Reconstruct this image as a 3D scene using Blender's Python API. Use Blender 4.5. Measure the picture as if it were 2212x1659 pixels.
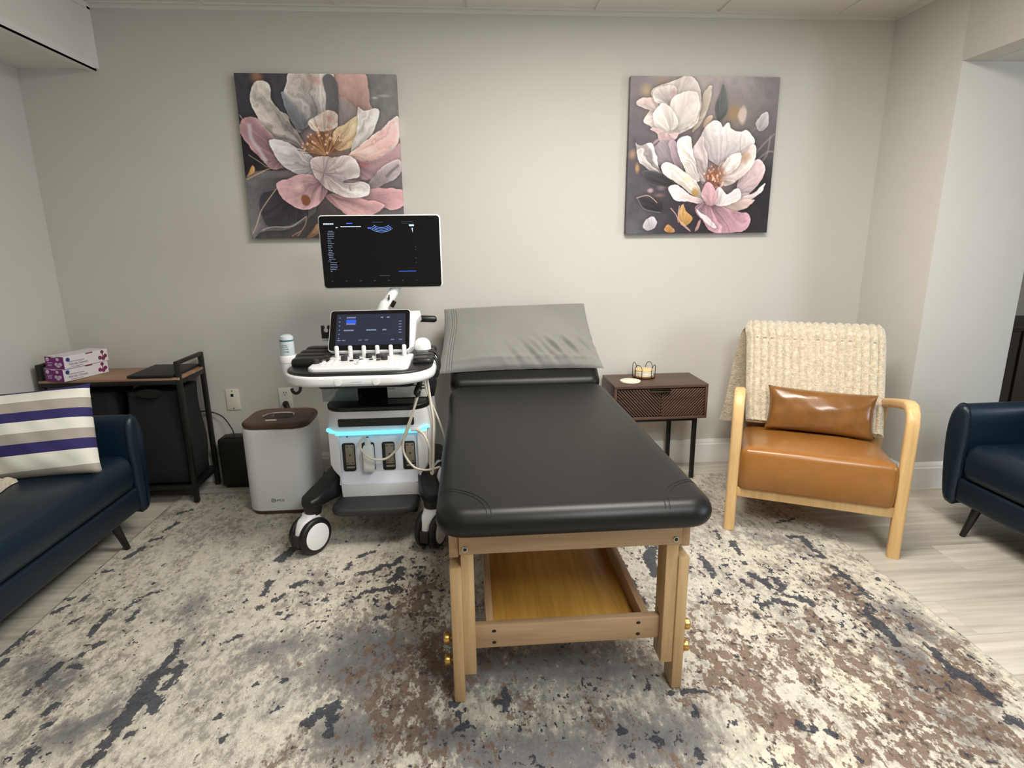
import bpy, bmesh, math, random
import numpy as np
from mathutils import Matrix, Vector

random.seed(7)
rng = np.random.default_rng(11)
scene = bpy.context.scene
COL = scene.collection
for o in list(bpy.data.objects):
    bpy.data.objects.remove(o, do_unlink=True)

# ------------------------------------------------------------------ camera
FPX, PITCH, YAW, ROLL, CAMH = 1248.16, 0.238264, 0.0716663, 0.0118439, 1.25
def camera():
    cy, sy = math.cos(YAW), math.sin(YAW)
    cp, sp = math.cos(PITCH), math.sin(PITCH)
    f = Vector((sy * cp, cy * cp, -sp)); r = Vector((cy, -sy, 0)); d = f.cross(r)
    x = r * math.cos(ROLL) + d * math.sin(ROLL)
    y = -r * math.sin(ROLL) + d * math.cos(ROLL)
    cd = bpy.data.cameras.new('camera'); co = bpy.data.objects.new('camera', cd)
    COL.objects.link(co)
    m = Matrix.Identity(4)
    for i in range(3):
        m[i][0], m[i][1], m[i][2] = x[i], -y[i], -f[i]
    m[0][3], m[1][3], m[2][3] = 0, 0, CAMH
    co.matrix_world = m
    cd.sensor_width = 36; cd.lens = FPX / 2212 * 36; cd.clip_start = .02
    scene.camera = co
camera()

# ------------------------------------------------------------------ light
w = bpy.data.worlds.new('world'); scene.world = w; w.use_nodes = True
w.node_tree.nodes['Background'].inputs[0].default_value = (.75, .82, 1, 1)
w.node_tree.nodes['Background'].inputs[1].default_value = .25
vs = scene.view_settings
vs.view_transform = 'Standard'; vs.look = 'None'; vs.gamma = 1; vs.use_curve_mapping = False
vs.exposure = 0.85

PANELS = [  # centre x, y, size x, size y, watts, colour   (panels lying in the drop ceiling)
    (0.65, 1.565, 1.22, .61, 29, (1.0, .945, .86)),
    (0.955, -0.265, .61, 1.22, 28, (.92, .975, .965)),
]
def area_light(name, loc, sx, sy, watts, col, rot=(0, 0, 0)):
    ld = bpy.data.lights.new(name, 'AREA'); ld.shape = 'RECTANGLE'
    ld.size = sx; ld.size_y = sy; ld.energy = watts; ld.color = col
    lo = bpy.data.objects.new(name, ld); COL.objects.link(lo)
    lo.location = loc; lo.rotation_euler = rot
    return lo
CEIL = 2.335
for i, (px, py, sx, sy, wt, c) in enumerate(PANELS):
    area_light('ceiling_panel_light', (px, py, CEIL - .018), sx * .94, sy * .97, wt, c)
# daylight in the window at the far end of the side room
area_light('window_daylight', (3.9, .2, 1.25), 1.1, 1.1, 18, (.80, .90, 1.0), (0, math.radians(90), 0))

# ------------------------------------------------------------------ materials
def lin(c):
    return tuple(((v / 255) / 12.92 if v / 255 <= .04045 else ((v / 255 + .055) / 1.055) ** 2.4) for v in c[:3]) + (1,)

class NT:
    def __init__(s, m):
        m.use_nodes = True; s.t = m.node_tree; s.n = s.t.nodes; s.b = s.n['Principled BSDF']
    def new(s, typ, **kw):
        n = s.n.new(typ)
        for k, v in kw.items():
            if k.startswith('i_'):
                n.inputs[k[2:].replace('_', ' ')].default_value = v
            else:
                setattr(n, k, v)
        return n
    def link(s, a, b): s.t.links.new(a, b)
    def coords(s, scale=(1, 1, 1), kind='Object', loc=(0, 0, 0)):
        tc = s.new('ShaderNodeTexCoord'); mp = s.new('ShaderNodeMapping')
        mp.inputs['Scale'].default_value = scale; mp.inputs['Location'].default_value = loc
        s.link(tc.outputs[kind], mp.inputs['Vector']); return mp.outputs[0]
    def noise(s, vec, scale, detail=2, rough=.5):
        n = s.new('ShaderNodeTexNoise'); n.inputs['Scale'].default_value = scale
        n.inputs['Detail'].default_value = detail; n.inputs['Roughness'].default_value = rough
        s.link(vec, n.inputs['Vector']); return n.outputs['Fac']
    def ramp(s, fac, stops, interp='LINEAR'):
        r = s.new('ShaderNodeValToRGB'); e = r.color_ramp.elements; r.color_ramp.interpolation = interp
        while len(e) < len(stops): e.new(.5)
        for el, (p, c) in zip(e, stops): el.position = p; el.color = c
        s.link(fac, r.inputs[0]); return r.outputs[0]
    def math(s, op, a, b=None, clamp=False):
        m = s.new('ShaderNodeMath', operation=op); m.use_clamp = clamp
        for i, v in enumerate((a, b)):
            if v is None: continue
            if isinstance(v, (int, float)): m.inputs[i].default_value = v
            else: s.link(v, m.inputs[i])
        return m.outputs[0]
    def mix(s, fac, a, b, mode='MIX'):
        m = s.new('ShaderNodeMix', data_type='RGBA', blend_type=mode)
        for k, v in ((0, fac), (6, a), (7, b)):
            if isinstance(v, (int, float)): m.inputs[k].default_value = v
            elif isinstance(v, tuple): m.inputs[k].default_value = v
            else: s.link(v, m.inputs[k])
        return m.outputs[2]
    def step(s, v, lo, hi):
        m = s.new('ShaderNodeMapRange', interpolation_type='SMOOTHSTEP')
        m.inputs[1].default_value = lo; m.inputs[2].default_value = hi
        s.link(v, m.inputs[0]); return m.outputs[0]
    def bump(s, h, strength, dist=.002):
        b = s.new('ShaderNodeBump'); b.inputs['Strength'].default_value = strength
        b.inputs['Distance'].default_value = dist
        s.link(h, b.inputs['Height']); s.link(b.outputs[0], s.b.inputs['Normal'])

MATS = {}
def mat(name, col, rough=.5, metal=0, spec=.5, var=.06, vscale=12, bump=0, bscale=200, coat=0, coat_r=.1,
        sheen=0, alpha=1, trans=0, stretch=(1, 1, 1), emit=None, estr=0, bdist=.002):
    if name in MATS: return MATS[name]
    m = bpy.data.materials.new(name); t = NT(m); b = t.b
    c = lin(col)
    b.inputs['Roughness'].default_value = rough; b.inputs['Metallic'].default_value = metal
    b.inputs['Specular IOR Level'].default_value = spec
    b.inputs['Coat Weight'].default_value = coat; b.inputs['Coat Roughness'].default_value = coat_r
    b.inputs['Sheen Weight'].default_value = sheen
    b.inputs['Alpha'].default_value = alpha; b.inputs['Transmission Weight'].default_value = trans
    v = t.coords(stretch)
    nz = t.noise(v, vscale, 4, .6)
    lo = tuple(x * (1 - var) for x in c[:3]) + (1,); hi = tuple(min(1, x * (1 + var)) for x in c[:3]) + (1,)
    t.link(t.ramp(nz, [(.3, lo), (.7, hi)]), b.inputs['Base Color'])
    if bump:
        t.bump(t.noise(v, bscale, 3, .6), bump, bdist)
    if emit:
        b.inputs['Emission Color'].default_value = lin(emit); b.inputs['Emission Strength'].default_value = estr
    MATS[name] = m
    return m

def wood(name, c1, c2, axis=2, scale=1.0, rough=.45, coat=0, fine=60, rnd=False):
    if name in MATS: return MATS[name]
    m = bpy.data.materials.new(name); t = NT(m)
    st = [fine * scale, fine * scale, fine * scale]; st[axis] = fine * scale * .06
    st2 = [7 * scale, 7 * scale, 7 * scale]; st2[axis] = 7 * scale * .12
    tc = t.new('ShaderNodeTexCoord'); vec = tc.outputs['Object']
    oi = None
    if rnd:
        oi = t.new('ShaderNodeObjectInfo')
        cb = t.new('ShaderNodeCombineXYZ')
        for i, k in enumerate((37.0, 91.0, 13.0)):
            t.link(t.math('MULTIPLY', oi.outputs['Random'], k), cb.inputs[i])
        va = t.new('ShaderNodeVectorMath', operation='ADD')
        t.link(vec, va.inputs[0]); t.link(cb.outputs[0], va.inputs[1]); vec = va.outputs[0]
    def mp(sc):
        n = t.new('ShaderNodeMapping'); n.inputs['Scale'].default_value = sc; t.link(vec, n.inputs[0]); return n.outputs[0]
    a = t.noise(mp(st), 1, 3, .6); bb = t.noise(mp(st2), 1, 5, .65)
    f = t.math('ADD', t.math('MULTIPLY', a, .45), t.math('MULTIPLY', bb, .55))
    col = t.ramp(f, [(.34, lin(c1)), (.62, lin(c2))])
    if rnd:
        br = t.math('ADD', t.math('MULTIPLY', oi.outputs['Random'], .28), .86)
        cc = t.new('ShaderNodeCombineColor')
        for i in range(3): t.link(br, cc.inputs[i])
        col = t.mix(1.0, col, cc.outputs[0], 'MULTIPLY')
    t.link(col, t.b.inputs['Base Color'])
    t.b.inputs['Roughness'].default_value = rough; t.b.inputs['Coat Weight'].default_value = coat
    t.bump(a, .12, .001)
    MATS[name] = m
    return m

# ------------------------------------------------------------------ geometry helpers
def add_mesh(bm, vs, fs, M=None):
    b = [bm.verts.new(M @ Vector(v) if M else Vector(v)) for v in vs]
    for f in fs:
        try: bm.faces.new([b[i] for i in f])
        except ValueError: pass

def rbox(bm, x0, x1, y0, y1, z0, z1, r=0.0, seg=2, M=None):
    t = bmesh.new(); bmesh.ops.create_cube(t, size=1)
    for v in t.verts:
        v.co = Vector(((x0 + x1) / 2 + v.co.x * (x1 - x0), (y0 + y1) / 2 + v.co.y * (y1 - y0), (z0 + z1) / 2 + v.co.z * (z1 - z0)))
    if r > 0:
        bmesh.ops.bevel(t, geom=list(t.edges), offset=min(r, .49 * min(abs(x1 - x0), abs(y1 - y0), abs(z1 - z0))), segments=seg, profile=.5, affect='EDGES')
    t.verts.index_update()
    add_mesh(bm, [v.co.copy() for v in t.verts], [[v.index for v in f.verts] for f in t.faces], M)
    t.free()

def loft(bm, rings, cap0=True, cap1=True, M=None, closed=True):
    n = len(rings[0]); vs = [v for r in rings for v in r]; fs = []
    for i in range(len(rings) - 1):
        for j in range(n if closed else n - 1):
            k = (j + 1) % n
            fs.append((i * n + j, i * n + k, (i + 1) * n + k, (i + 1) * n + j))
    if cap0: fs.append(tuple(range(n - 1, -1, -1)))
    if cap1: fs.append(tuple((len(rings) - 1) * n + j for j in range(n)))
    add_mesh(bm, vs, fs, M)

def rrect(w, h, r, n=6, cx=0, cy=0):
    if isinstance(r, (int, float)): r = (r, r, r, r)
    out = []
    for (sx, sy, a0), rr in zip(((1, 1, 0), (-1, 1, 90), (-1, -1, 180), (1, -1, 270)), r):
        for i in range(n + 1):
            a = math.radians(a0 + 90 * i / n)
            out.append((cx + sx * (w / 2 - rr) + rr * math.cos(a), cy + sy * (h / 2 - rr) + rr * math.sin(a)))
    return out

def rr_in(w, h, r, cx, cy, d, n=6):
    return rrect(w - 2 * d, h - 2 * d, max(.002, r - d), n, cx, cy)

def inset(pts, d):
    n = len(pts); out = []
    for i in range(n):
        p0, p1, p2 = pts[i - 1], pts[i], pts[(i + 1) % n]
        e1 = Vector((p1[0] - p0[0], p1[1] - p0[1])); e2 = Vector((p2[0] - p1[0], p2[1] - p1[1]))
        if e1.length < 1e-9: e1 = e2
        if e2.length < 1e-9: e2 = e1
        e1.normalize(); e2.normalize()
        nn = Vector((-e1.y - e2.y, e1.x + e2.x))
        if nn.length < 1e-6: nn = Vector((-e1.y, e1.x))
        nn.normalize()
        k = max(.5, nn.dot(Vector((-e1.y, e1.x))))
        out.append((p1[0] + nn.x * d / k, p1[1] + nn.y * d / k))
    return out

def prism(bm, pts, z0, z1, r=0.0, seg=3, plane='XY', M=None, rb=None):
    """extrude a counter-clockwise outline from z0 to z1 with rounded rims"""
    rb = r if rb is None else rb
    prof = []
    if rb > 0:
        for i in range(seg + 1):
            a = math.pi / 2 * i / seg; prof.append((rb * (1 - math.sin(a)), z0 + rb * (1 - math.cos(a))))
    else: prof.append((0, z0))
    if r > 0:
        for i in range(seg + 1):
            a = math.pi / 2 * i / seg; prof.append((r * (1 - math.cos(a)), z1 - r * (1 - math.sin(a))))
    else: prof.append((0, z1))
    rings = []
    for d, z in prof:
        q = inset(pts, d) if d > 1e-9 else pts
        if plane == 'XY': rings.append([(x, y, z) for x, y in q])
        elif plane == 'XZ': rings.append([(x, z, y) for x, y in q])
        else: rings.append([(z, x, y) for x, y in q])
    loft(bm, rings, M=M)

def catmull(pts, n=6, closed=False):
    P = [Vector(p) for p in pts]; out = []
    m = len(P)
    for i in range(m if closed else m - 1):
        if closed: a, b, c, d = P[i - 1], P[i], P[(i + 1) % m], P[(i + 2) % m]
        else: a, b, c, d = P[max(i - 1, 0)], P[i], P[i + 1], P[min(i + 2, m - 1)]
        for k in range(n):
            t = k / n
            out.append(.5 * ((2 * b) + (c - a) * t + (2 * a - 5 * b + 4 * c - d) * t * t + (3 * b - a - 3 * c + d) * t ** 3))
    if not closed: out.append(P[-1])
    return out

def tube(bm, path, r, n=8, closed=False, M=None, sx=1, sy=1, up=None):
    P = [Vector(p) for p in path]; m = len(P)
    R = r if isinstance(r, (list, tuple)) else [r] * m
    T = []
    for i in range(m):
        a = P[i - 1] if (i or closed) else P[0]; b = P[(i + 1) % m] if (i < m - 1 or closed) else P[-1]
        t = b - a; T.append(t.normalized() if t.length > 1e-9 else Vector((0, 0, 1)))
    u = Vector(up) if up else (Vector((0, 0, 1)) if abs(T[0].z) < .9 else Vector((1, 0, 0)))
    rings = []
    for i in range(m):
        u = (u - T[i] * u.dot(T[i])).normalized(); v = T[i].cross(u)
        rings.append([tuple(P[i] + (u * math.cos(2 * math.pi * k / n) * sx + v * math.sin(2 * math.pi * k / n) * sy) * R[i]) for k in range(n)])
    if closed: rings.append(rings[0])
    loft(bm, rings, not closed, not closed, M)

def bar(bm, path, w, h, r=.006, up=(1, 0, 0), M=None, n=3):
    """rounded rectangular section swept along a path; w lies along 'up'"""
    sec = rrect(w, h, r, n); P = [Vector(p) for p in path]; m = len(P); rings = []; u = Vector(up)
    for i in range(m):
        t = (P[min(i + 1, m - 1)] - P[max(i - 1, 0)]).normalized()
        u2 = (u - t * u.dot(t)).normalized(); v = t.cross(u2)
        rings.append([tuple(P[i] + u2 * a + v * b) for a, b in sec])
    loft(bm, rings, M=M)

def lathe(bm, prof, n=24, M=None):
    rings = [[(r * math.cos(2 * math.pi * k / n), r * math.sin(2 * math.pi * k / n), z) for k in range(n)] for r, z in prof]
    loft(bm, rings, M=M)

def surf(bm, f, nu, nv, M=None, cu=False, cv=False):
    vs = [f(i / (nu if cu else nu - 1), j / (nv if cv else nv - 1)) for i in range(nu) for j in range(nv)]
    fs = []
    for i in range(nu if cu else nu - 1):
        for j in range(nv if cv else nv - 1):
            a, b = (i + 1) % nu, (j + 1) % nv
            fs.append((i * nv + j, a * nv + j, a * nv + b, i * nv + b))
    add_mesh(bm, vs, fs, M)

def pillow(bm, W, H, T, nu=26, nv=26, pinch=.05, M=None, wob=0, seed=0, pw=.42):
    """knife-edge cushion in the XZ plane, thickness along Y"""
    rs = random.Random(seed); ph = [rs.uniform(0, 6) for _ in range(8)]
    for s in (1, -1):
        def f(u, v):
            a, b = 2 * u - 1, 2 * v - 1
            ex = 1 - pinch * (1 - abs(b) ** 2.2) ; ez = 1 - pinch * (1 - abs(a) ** 2.2)
            t = (max(0, 1 - a * a) * max(0, 1 - b * b)) ** pw * T / 2
            e = (1 - a * a) * (1 - b * b)
            wz = wob * (math.sin(5 * a + ph[0] + 2 * b) * .5 + math.sin(9 * b + ph[1] - 4 * a) * .35 + math.sin(14 * a + 8 * b + ph[2]) * .25) * min(1, e * 4)
            return (a * W / 2 * ex, -s * (t + wz * (1 if s > 0 else 0)), b * H / 2 * ez)
        surf(bm, f, nu, nv, M)
    bmesh.ops.remove_doubles(bm, verts=list(bm.verts), dist=1e-5)

def RX(a): return Matrix.Rotation(math.radians(a), 4, 'X')
def RY(a): return Matrix.Rotation(math.radians(a), 4, 'Y')
def RZ(a): return Matrix.Rotation(math.radians(a), 4, 'Z')
def TR(x, y, z): return Matrix.Translation((x, y, z))

ROOT = {}
def finish(bm, name, m, parent=None, smooth=38, keep=False):
    """link a bmesh (world coordinates unless keep) as one object"""
    root = parent
    while root is not None and root.parent is not None: root = root.parent
    if root is not None and not keep:
        L = root.location
        for v in bm.verts: v.co -= L
    bmesh.ops.recalc_face_normals(bm, faces=list(bm.faces))
    me = bpy.data.meshes.new(name); bm.to_mesh(me); bm.free()
    if smooth:
        for p in me.polygons: p.use_smooth = True
        me.set_sharp_from_angle(angle=math.radians(smooth))
    o = bpy.data.objects.new(name, me); COL.objects.link(o)
    if m: me.materials.append(m)
    if parent: o.parent = parent
    return o

def tag(o, label, cat, group=None):
    o['label'] = label; o['category'] = cat
    if group: o['group'] = group
    return o

def thing(name, label, cat, loc, rotz=0, group=None):
    e = bpy.data.objects.new(name, None); COL.objects.link(e)
    e.empty_display_size = .05
    e.location = loc; e.rotation_euler = (0, 0, math.radians(rotz))
    return tag(e, label, cat, group)

def struct(o, **kw):
    o['kind'] = 'structure'
    for k, v in kw.items(): o[k] = v
    return o

def B(): return bmesh.new()

def origin_to(o, loc):
    """move the origin of a top-level mesh without moving the mesh"""
    L = Vector(loc)
    o.data.transform(Matrix.Translation(-L)); o.location = L
    return o

def text_bm(bm, s, size, M, extrude=.0004, align='LEFT'):
    cu = bpy.data.curves.new('t', 'FONT'); cu.body = s; cu.size = size; cu.extrude = extrude; cu.align_x = align
    ob = bpy.data.objects.new('t', cu); COL.objects.link(ob)
    dg = bpy.context.evaluated_depsgraph_get(); dg.update()
    me = bpy.data.meshes.new_from_object(ob.evaluated_get(dg))
    add_mesh(bm, [v.co.copy() for v in me.vertices], [list(p.vertices) for p in me.polygons], M)
    bpy.data.objects.remove(ob); bpy.data.curves.remove(cu); bpy.data.meshes.remove(me)

def disc(bm, M, rx, rz=None, n=20, d=.0006):
    rz = rz or rx
    loft(bm, [[(rx * math.cos(2 * math.pi * k / n), y, rz * math.sin(2 * math.pi * k / n)) for k in range(n)] for y in (0, -d)], M=M)
# ------------------------------------------------------------------ room shell
XL, XR, YB, YREAR = -2.05, 2.17, 3.09, -3.6
M_wall = mat('wall_paint', (205, 202, 196), .62, spec=.3, var=.012, vscale=3, bump=.25, bscale=170, bdist=.0012)
M_ceil = mat('ceiling_tile_white', (226, 223, 216), .85, spec=.2, var=.02, bump=.5, bscale=260, bdist=.002)
M_grid = mat('ceiling_grid_white', (222, 220, 214), .5, var=.01)
M_trim = mat('trim_white', (232, 230, 226), .38, var=.01)
M_soff = mat('soffit_white', (226, 224, 218), .6, var=.012, bump=.15, bscale=170)
M_plank = wood('oak_vinyl_plank', (164, 155, 141), (216, 209, 196), axis=0, scale=.55, rough=.42, rnd=True)
M_floorb = mat('floor_underlay', (120, 112, 102), .8)

def boxobj(name, bx, m, r=0, parent=None, sm=38):
    b = B(); rbox(b, *bx, r=r); return finish(b, name, m, parent, sm)

floor = struct(boxobj('floor', (XL - .1, 4.1, YREAR - .1, 3.8, -.06, -.008), M_floorb))
PW, PL = .18, 1.22
def plank_mesh(l):
    b = B(); rbox(b, 0, l - .0012, 0, PW - .0012, -.008, 0, r=.0012, seg=1)
    me = bpy.data.meshes.new('plank'); b.to_mesh(me); b.free(); me.materials.append(M_plank); return me
_pm = plank_mesh(PL)
row = 0; y = 1.697 - 13 * PW
while y < 3.7:
    x = XL - .45 - (row * .47) % PL
    while x < 4.0:
        o = bpy.data.objects.new('plank', _pm); o.location = (x, y, 0); COL.objects.link(o); o.parent = floor
        x += PL
    y += PW; row += 1
boxobj('floor_boards_by_entrance', (XL - .1, 4.1, YREAR - .1, 1.697 - 13 * PW, -.008, 0), M_plank, parent=floor)

struct(boxobj('wall_back', (XL - .1, XR + .02, YB, YB + .1, 0, CEIL + .05), M_wall))
struct(boxobj('wall_left', (XL - .1, XL, YREAR, YB + .1, 0, CEIL + .05), M_wall))
b = B(); rbox(b, XR, 2.65, 2.62, 3.75, 0, CEIL + .05, r=.006)
struct(finish(b, 'wall_right', M_wall))
b = B(); rbox(b, XR, XR + .12, YREAR, 2.63, 2.0, CEIL + .05, r=.004)
struct(finish(b, 'wall_right_header', M_wall))
struct(boxobj('ceiling_side_room', (XR + .119, 4.1, YREAR, 3.75, 2.0, 2.06), M_wall))
struct(boxobj('wall_side_room', (4.0, 4.1, YREAR, 3.75, 0, 2.0), M_wall))
struct(boxobj('wall_side_room_end', (2.65, 4.1, 3.65, 3.75, 0, 2.0), M_wall))
struct(boxobj('wall_rear', (XL - .1, 4.1, YREAR - .1, YREAR, 0, CEIL + .05), M_wall))

# drop ceiling: slab, tiles, grid
ceiling = struct(boxobj('ceiling', (XL - .1, XR + .12, YREAR - .1, YB + .1, CEIL + .04, CEIL + .1), M_ceil))
gx = [-1.70] + [.04 + .61 * k for k in range(-2, 4)] + [XR]
gy = [YB - .61 * 1.0 * k for k in range(0, 11)] + [YREAR]
gy = sorted(set(round(v, 4) for v in gy))
for i in range(len(gx) - 1):
    for j in range(len(gy) - 1):
        cx, cy = (gx[i] + gx[i + 1]) / 2, (gy[j] + gy[j + 1]) / 2
        if any(abs(cx - p[0]) < p[2] / 2 + .02 and abs(cy - p[1]) < p[3] / 2 + .02 for p in PANELS): continue
        if gx[i + 1] - gx[i] < .05: continue
        boxobj('ceiling_tile', (gx[i] + .004, gx[i + 1] - .004, gy[j] + .004, gy[j + 1] - .004, CEIL + .002, CEIL + .016), M_ceil, parent=ceiling)
for i, x in enumerate(gx[1:-1]):
    boxobj('grid_runner', (x - .012, x + .012, YREAR, YB, CEIL - .004, CEIL + .002), M_grid, parent=ceiling)
for yv in gy[1:-1]:
    boxobj('grid_cross_tee', (-1.70, XR, yv - .012, yv + .012, CEIL - .0035, CEIL + .0018), M_grid, parent=ceiling)
b = B()
rbox(b, -1.70, XR, YB - .022, YB, CEIL - .0055, CEIL + .003); rbox(b, -1.70, XR, YB - .003, YB, CEIL - .022, CEIL)
finish(b, 'wall_angle', M_grid, ceiling)
b = B()
rbox(b, XR - .022, XR, YREAR, YB, CEIL - .0052, CEIL + .0028); rbox(b, XR - .003, XR, YREAR, YB, CEIL - .022, CEIL)
finish(b, 'wall_angle', M_grid, ceiling)
M_diff = mat('panel_diffuser', (245, 245, 240), .5, emit=(255, 248, 238), estr=2.0, var=.01)
for i, p in enumerate(PANELS):
    t = thing('ceiling_light_panel', ['white recessed ceiling light panel above the massage table', 'white recessed ceiling light panel behind the camera'][i], 'ceiling light', (p[0], p[1], CEIL), group='ceiling light panels')
    x0, x1, y0, y1 = p[0] - p[2] / 2, p[0] + p[2] / 2, p[1] - p[3] / 2, p[1] + p[3] / 2
    boxobj('diffuser', (x0, x1, y0, y1, CEIL - .004, CEIL + .03), M_diff, parent=t)
    b = B()
    for q in ((x0, x1, y0, y0 + .02), (x0, x1, y1 - .02, y1), (x0, x0 + .02, y0, y1), (x1 - .02, x1, y0, y1)): rbox(b, *q, CEIL - .008, CEIL + .02)
    finish(b, 'frame', M_grid, t)

# boxed-in soffit, upper left
soff = struct(boxobj('wall_left_soffit', (XL - .01, -1.70, YREAR, YB + .01, 2.06, CEIL + .05), M_soff, r=0))
b = B()
rbox(b, -1.702, -1.684, YB - .022, YB, 2.06, CEIL - .02); rbox(b, -1.702, -1.698, YREAR, YB, 2.052, 2.085)
rbox(b, -1.73, -1.698, YREAR, YB, 2.052, 2.06); rbox(b, -1.702, -1.684, YREAR, YB, CEIL - .03, CEIL - .004)
finish(b, 'corner_bead', M_trim, soff)

# baseboards
def baseboard(name, p0, p1, nrm):
    a, c, n = Vector(p0), Vector(p1), Vector(nrm)
    prof = [(0, 0), (.015, 0), (.015, .108), (.011, .114), (.011, .121), (.008, .128), (.004, .138), (0, .138)]
    b = B(); loft(b, [[tuple(q + n * d + Vector((0, 0, z))) for d, z in prof] for q in (a, c)])
    return struct(finish(b, name, M_trim, None, 30))
baseboard('baseboard_back', (XL, YB, 0), (XR, YB, 0), (0, -1, 0))
baseboard('baseboard_right', (XR, YB, 0), (XR, 2.6045, 0), (-1, 0, 0))
baseboard('baseboard_alcove', (XR - .0148, 2.62, 0), (2.65, 2.62, 0), (0, -1, 0))
baseboard('baseboard_left', (XL, YREAR, 0), (XL, YB, 0), (1, 0, 0))

# window of the side room (outside the frame), daylight comes through it
M_glass = mat('window_glass', (225, 235, 245), .05, trans=1, var=0)
wn = struct(boxobj('window_1', (3.985, 4.0, -.42, .82, .62, 1.88), M_trim))
b = B(); rbox(b, 3.975, 3.986, -.36, .76, .68, 1.82); finish(b, 'pane', mat('window_pane_sky', (200, 220, 245), .1, emit=(205, 225, 255), estr=1.2), wn)

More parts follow.
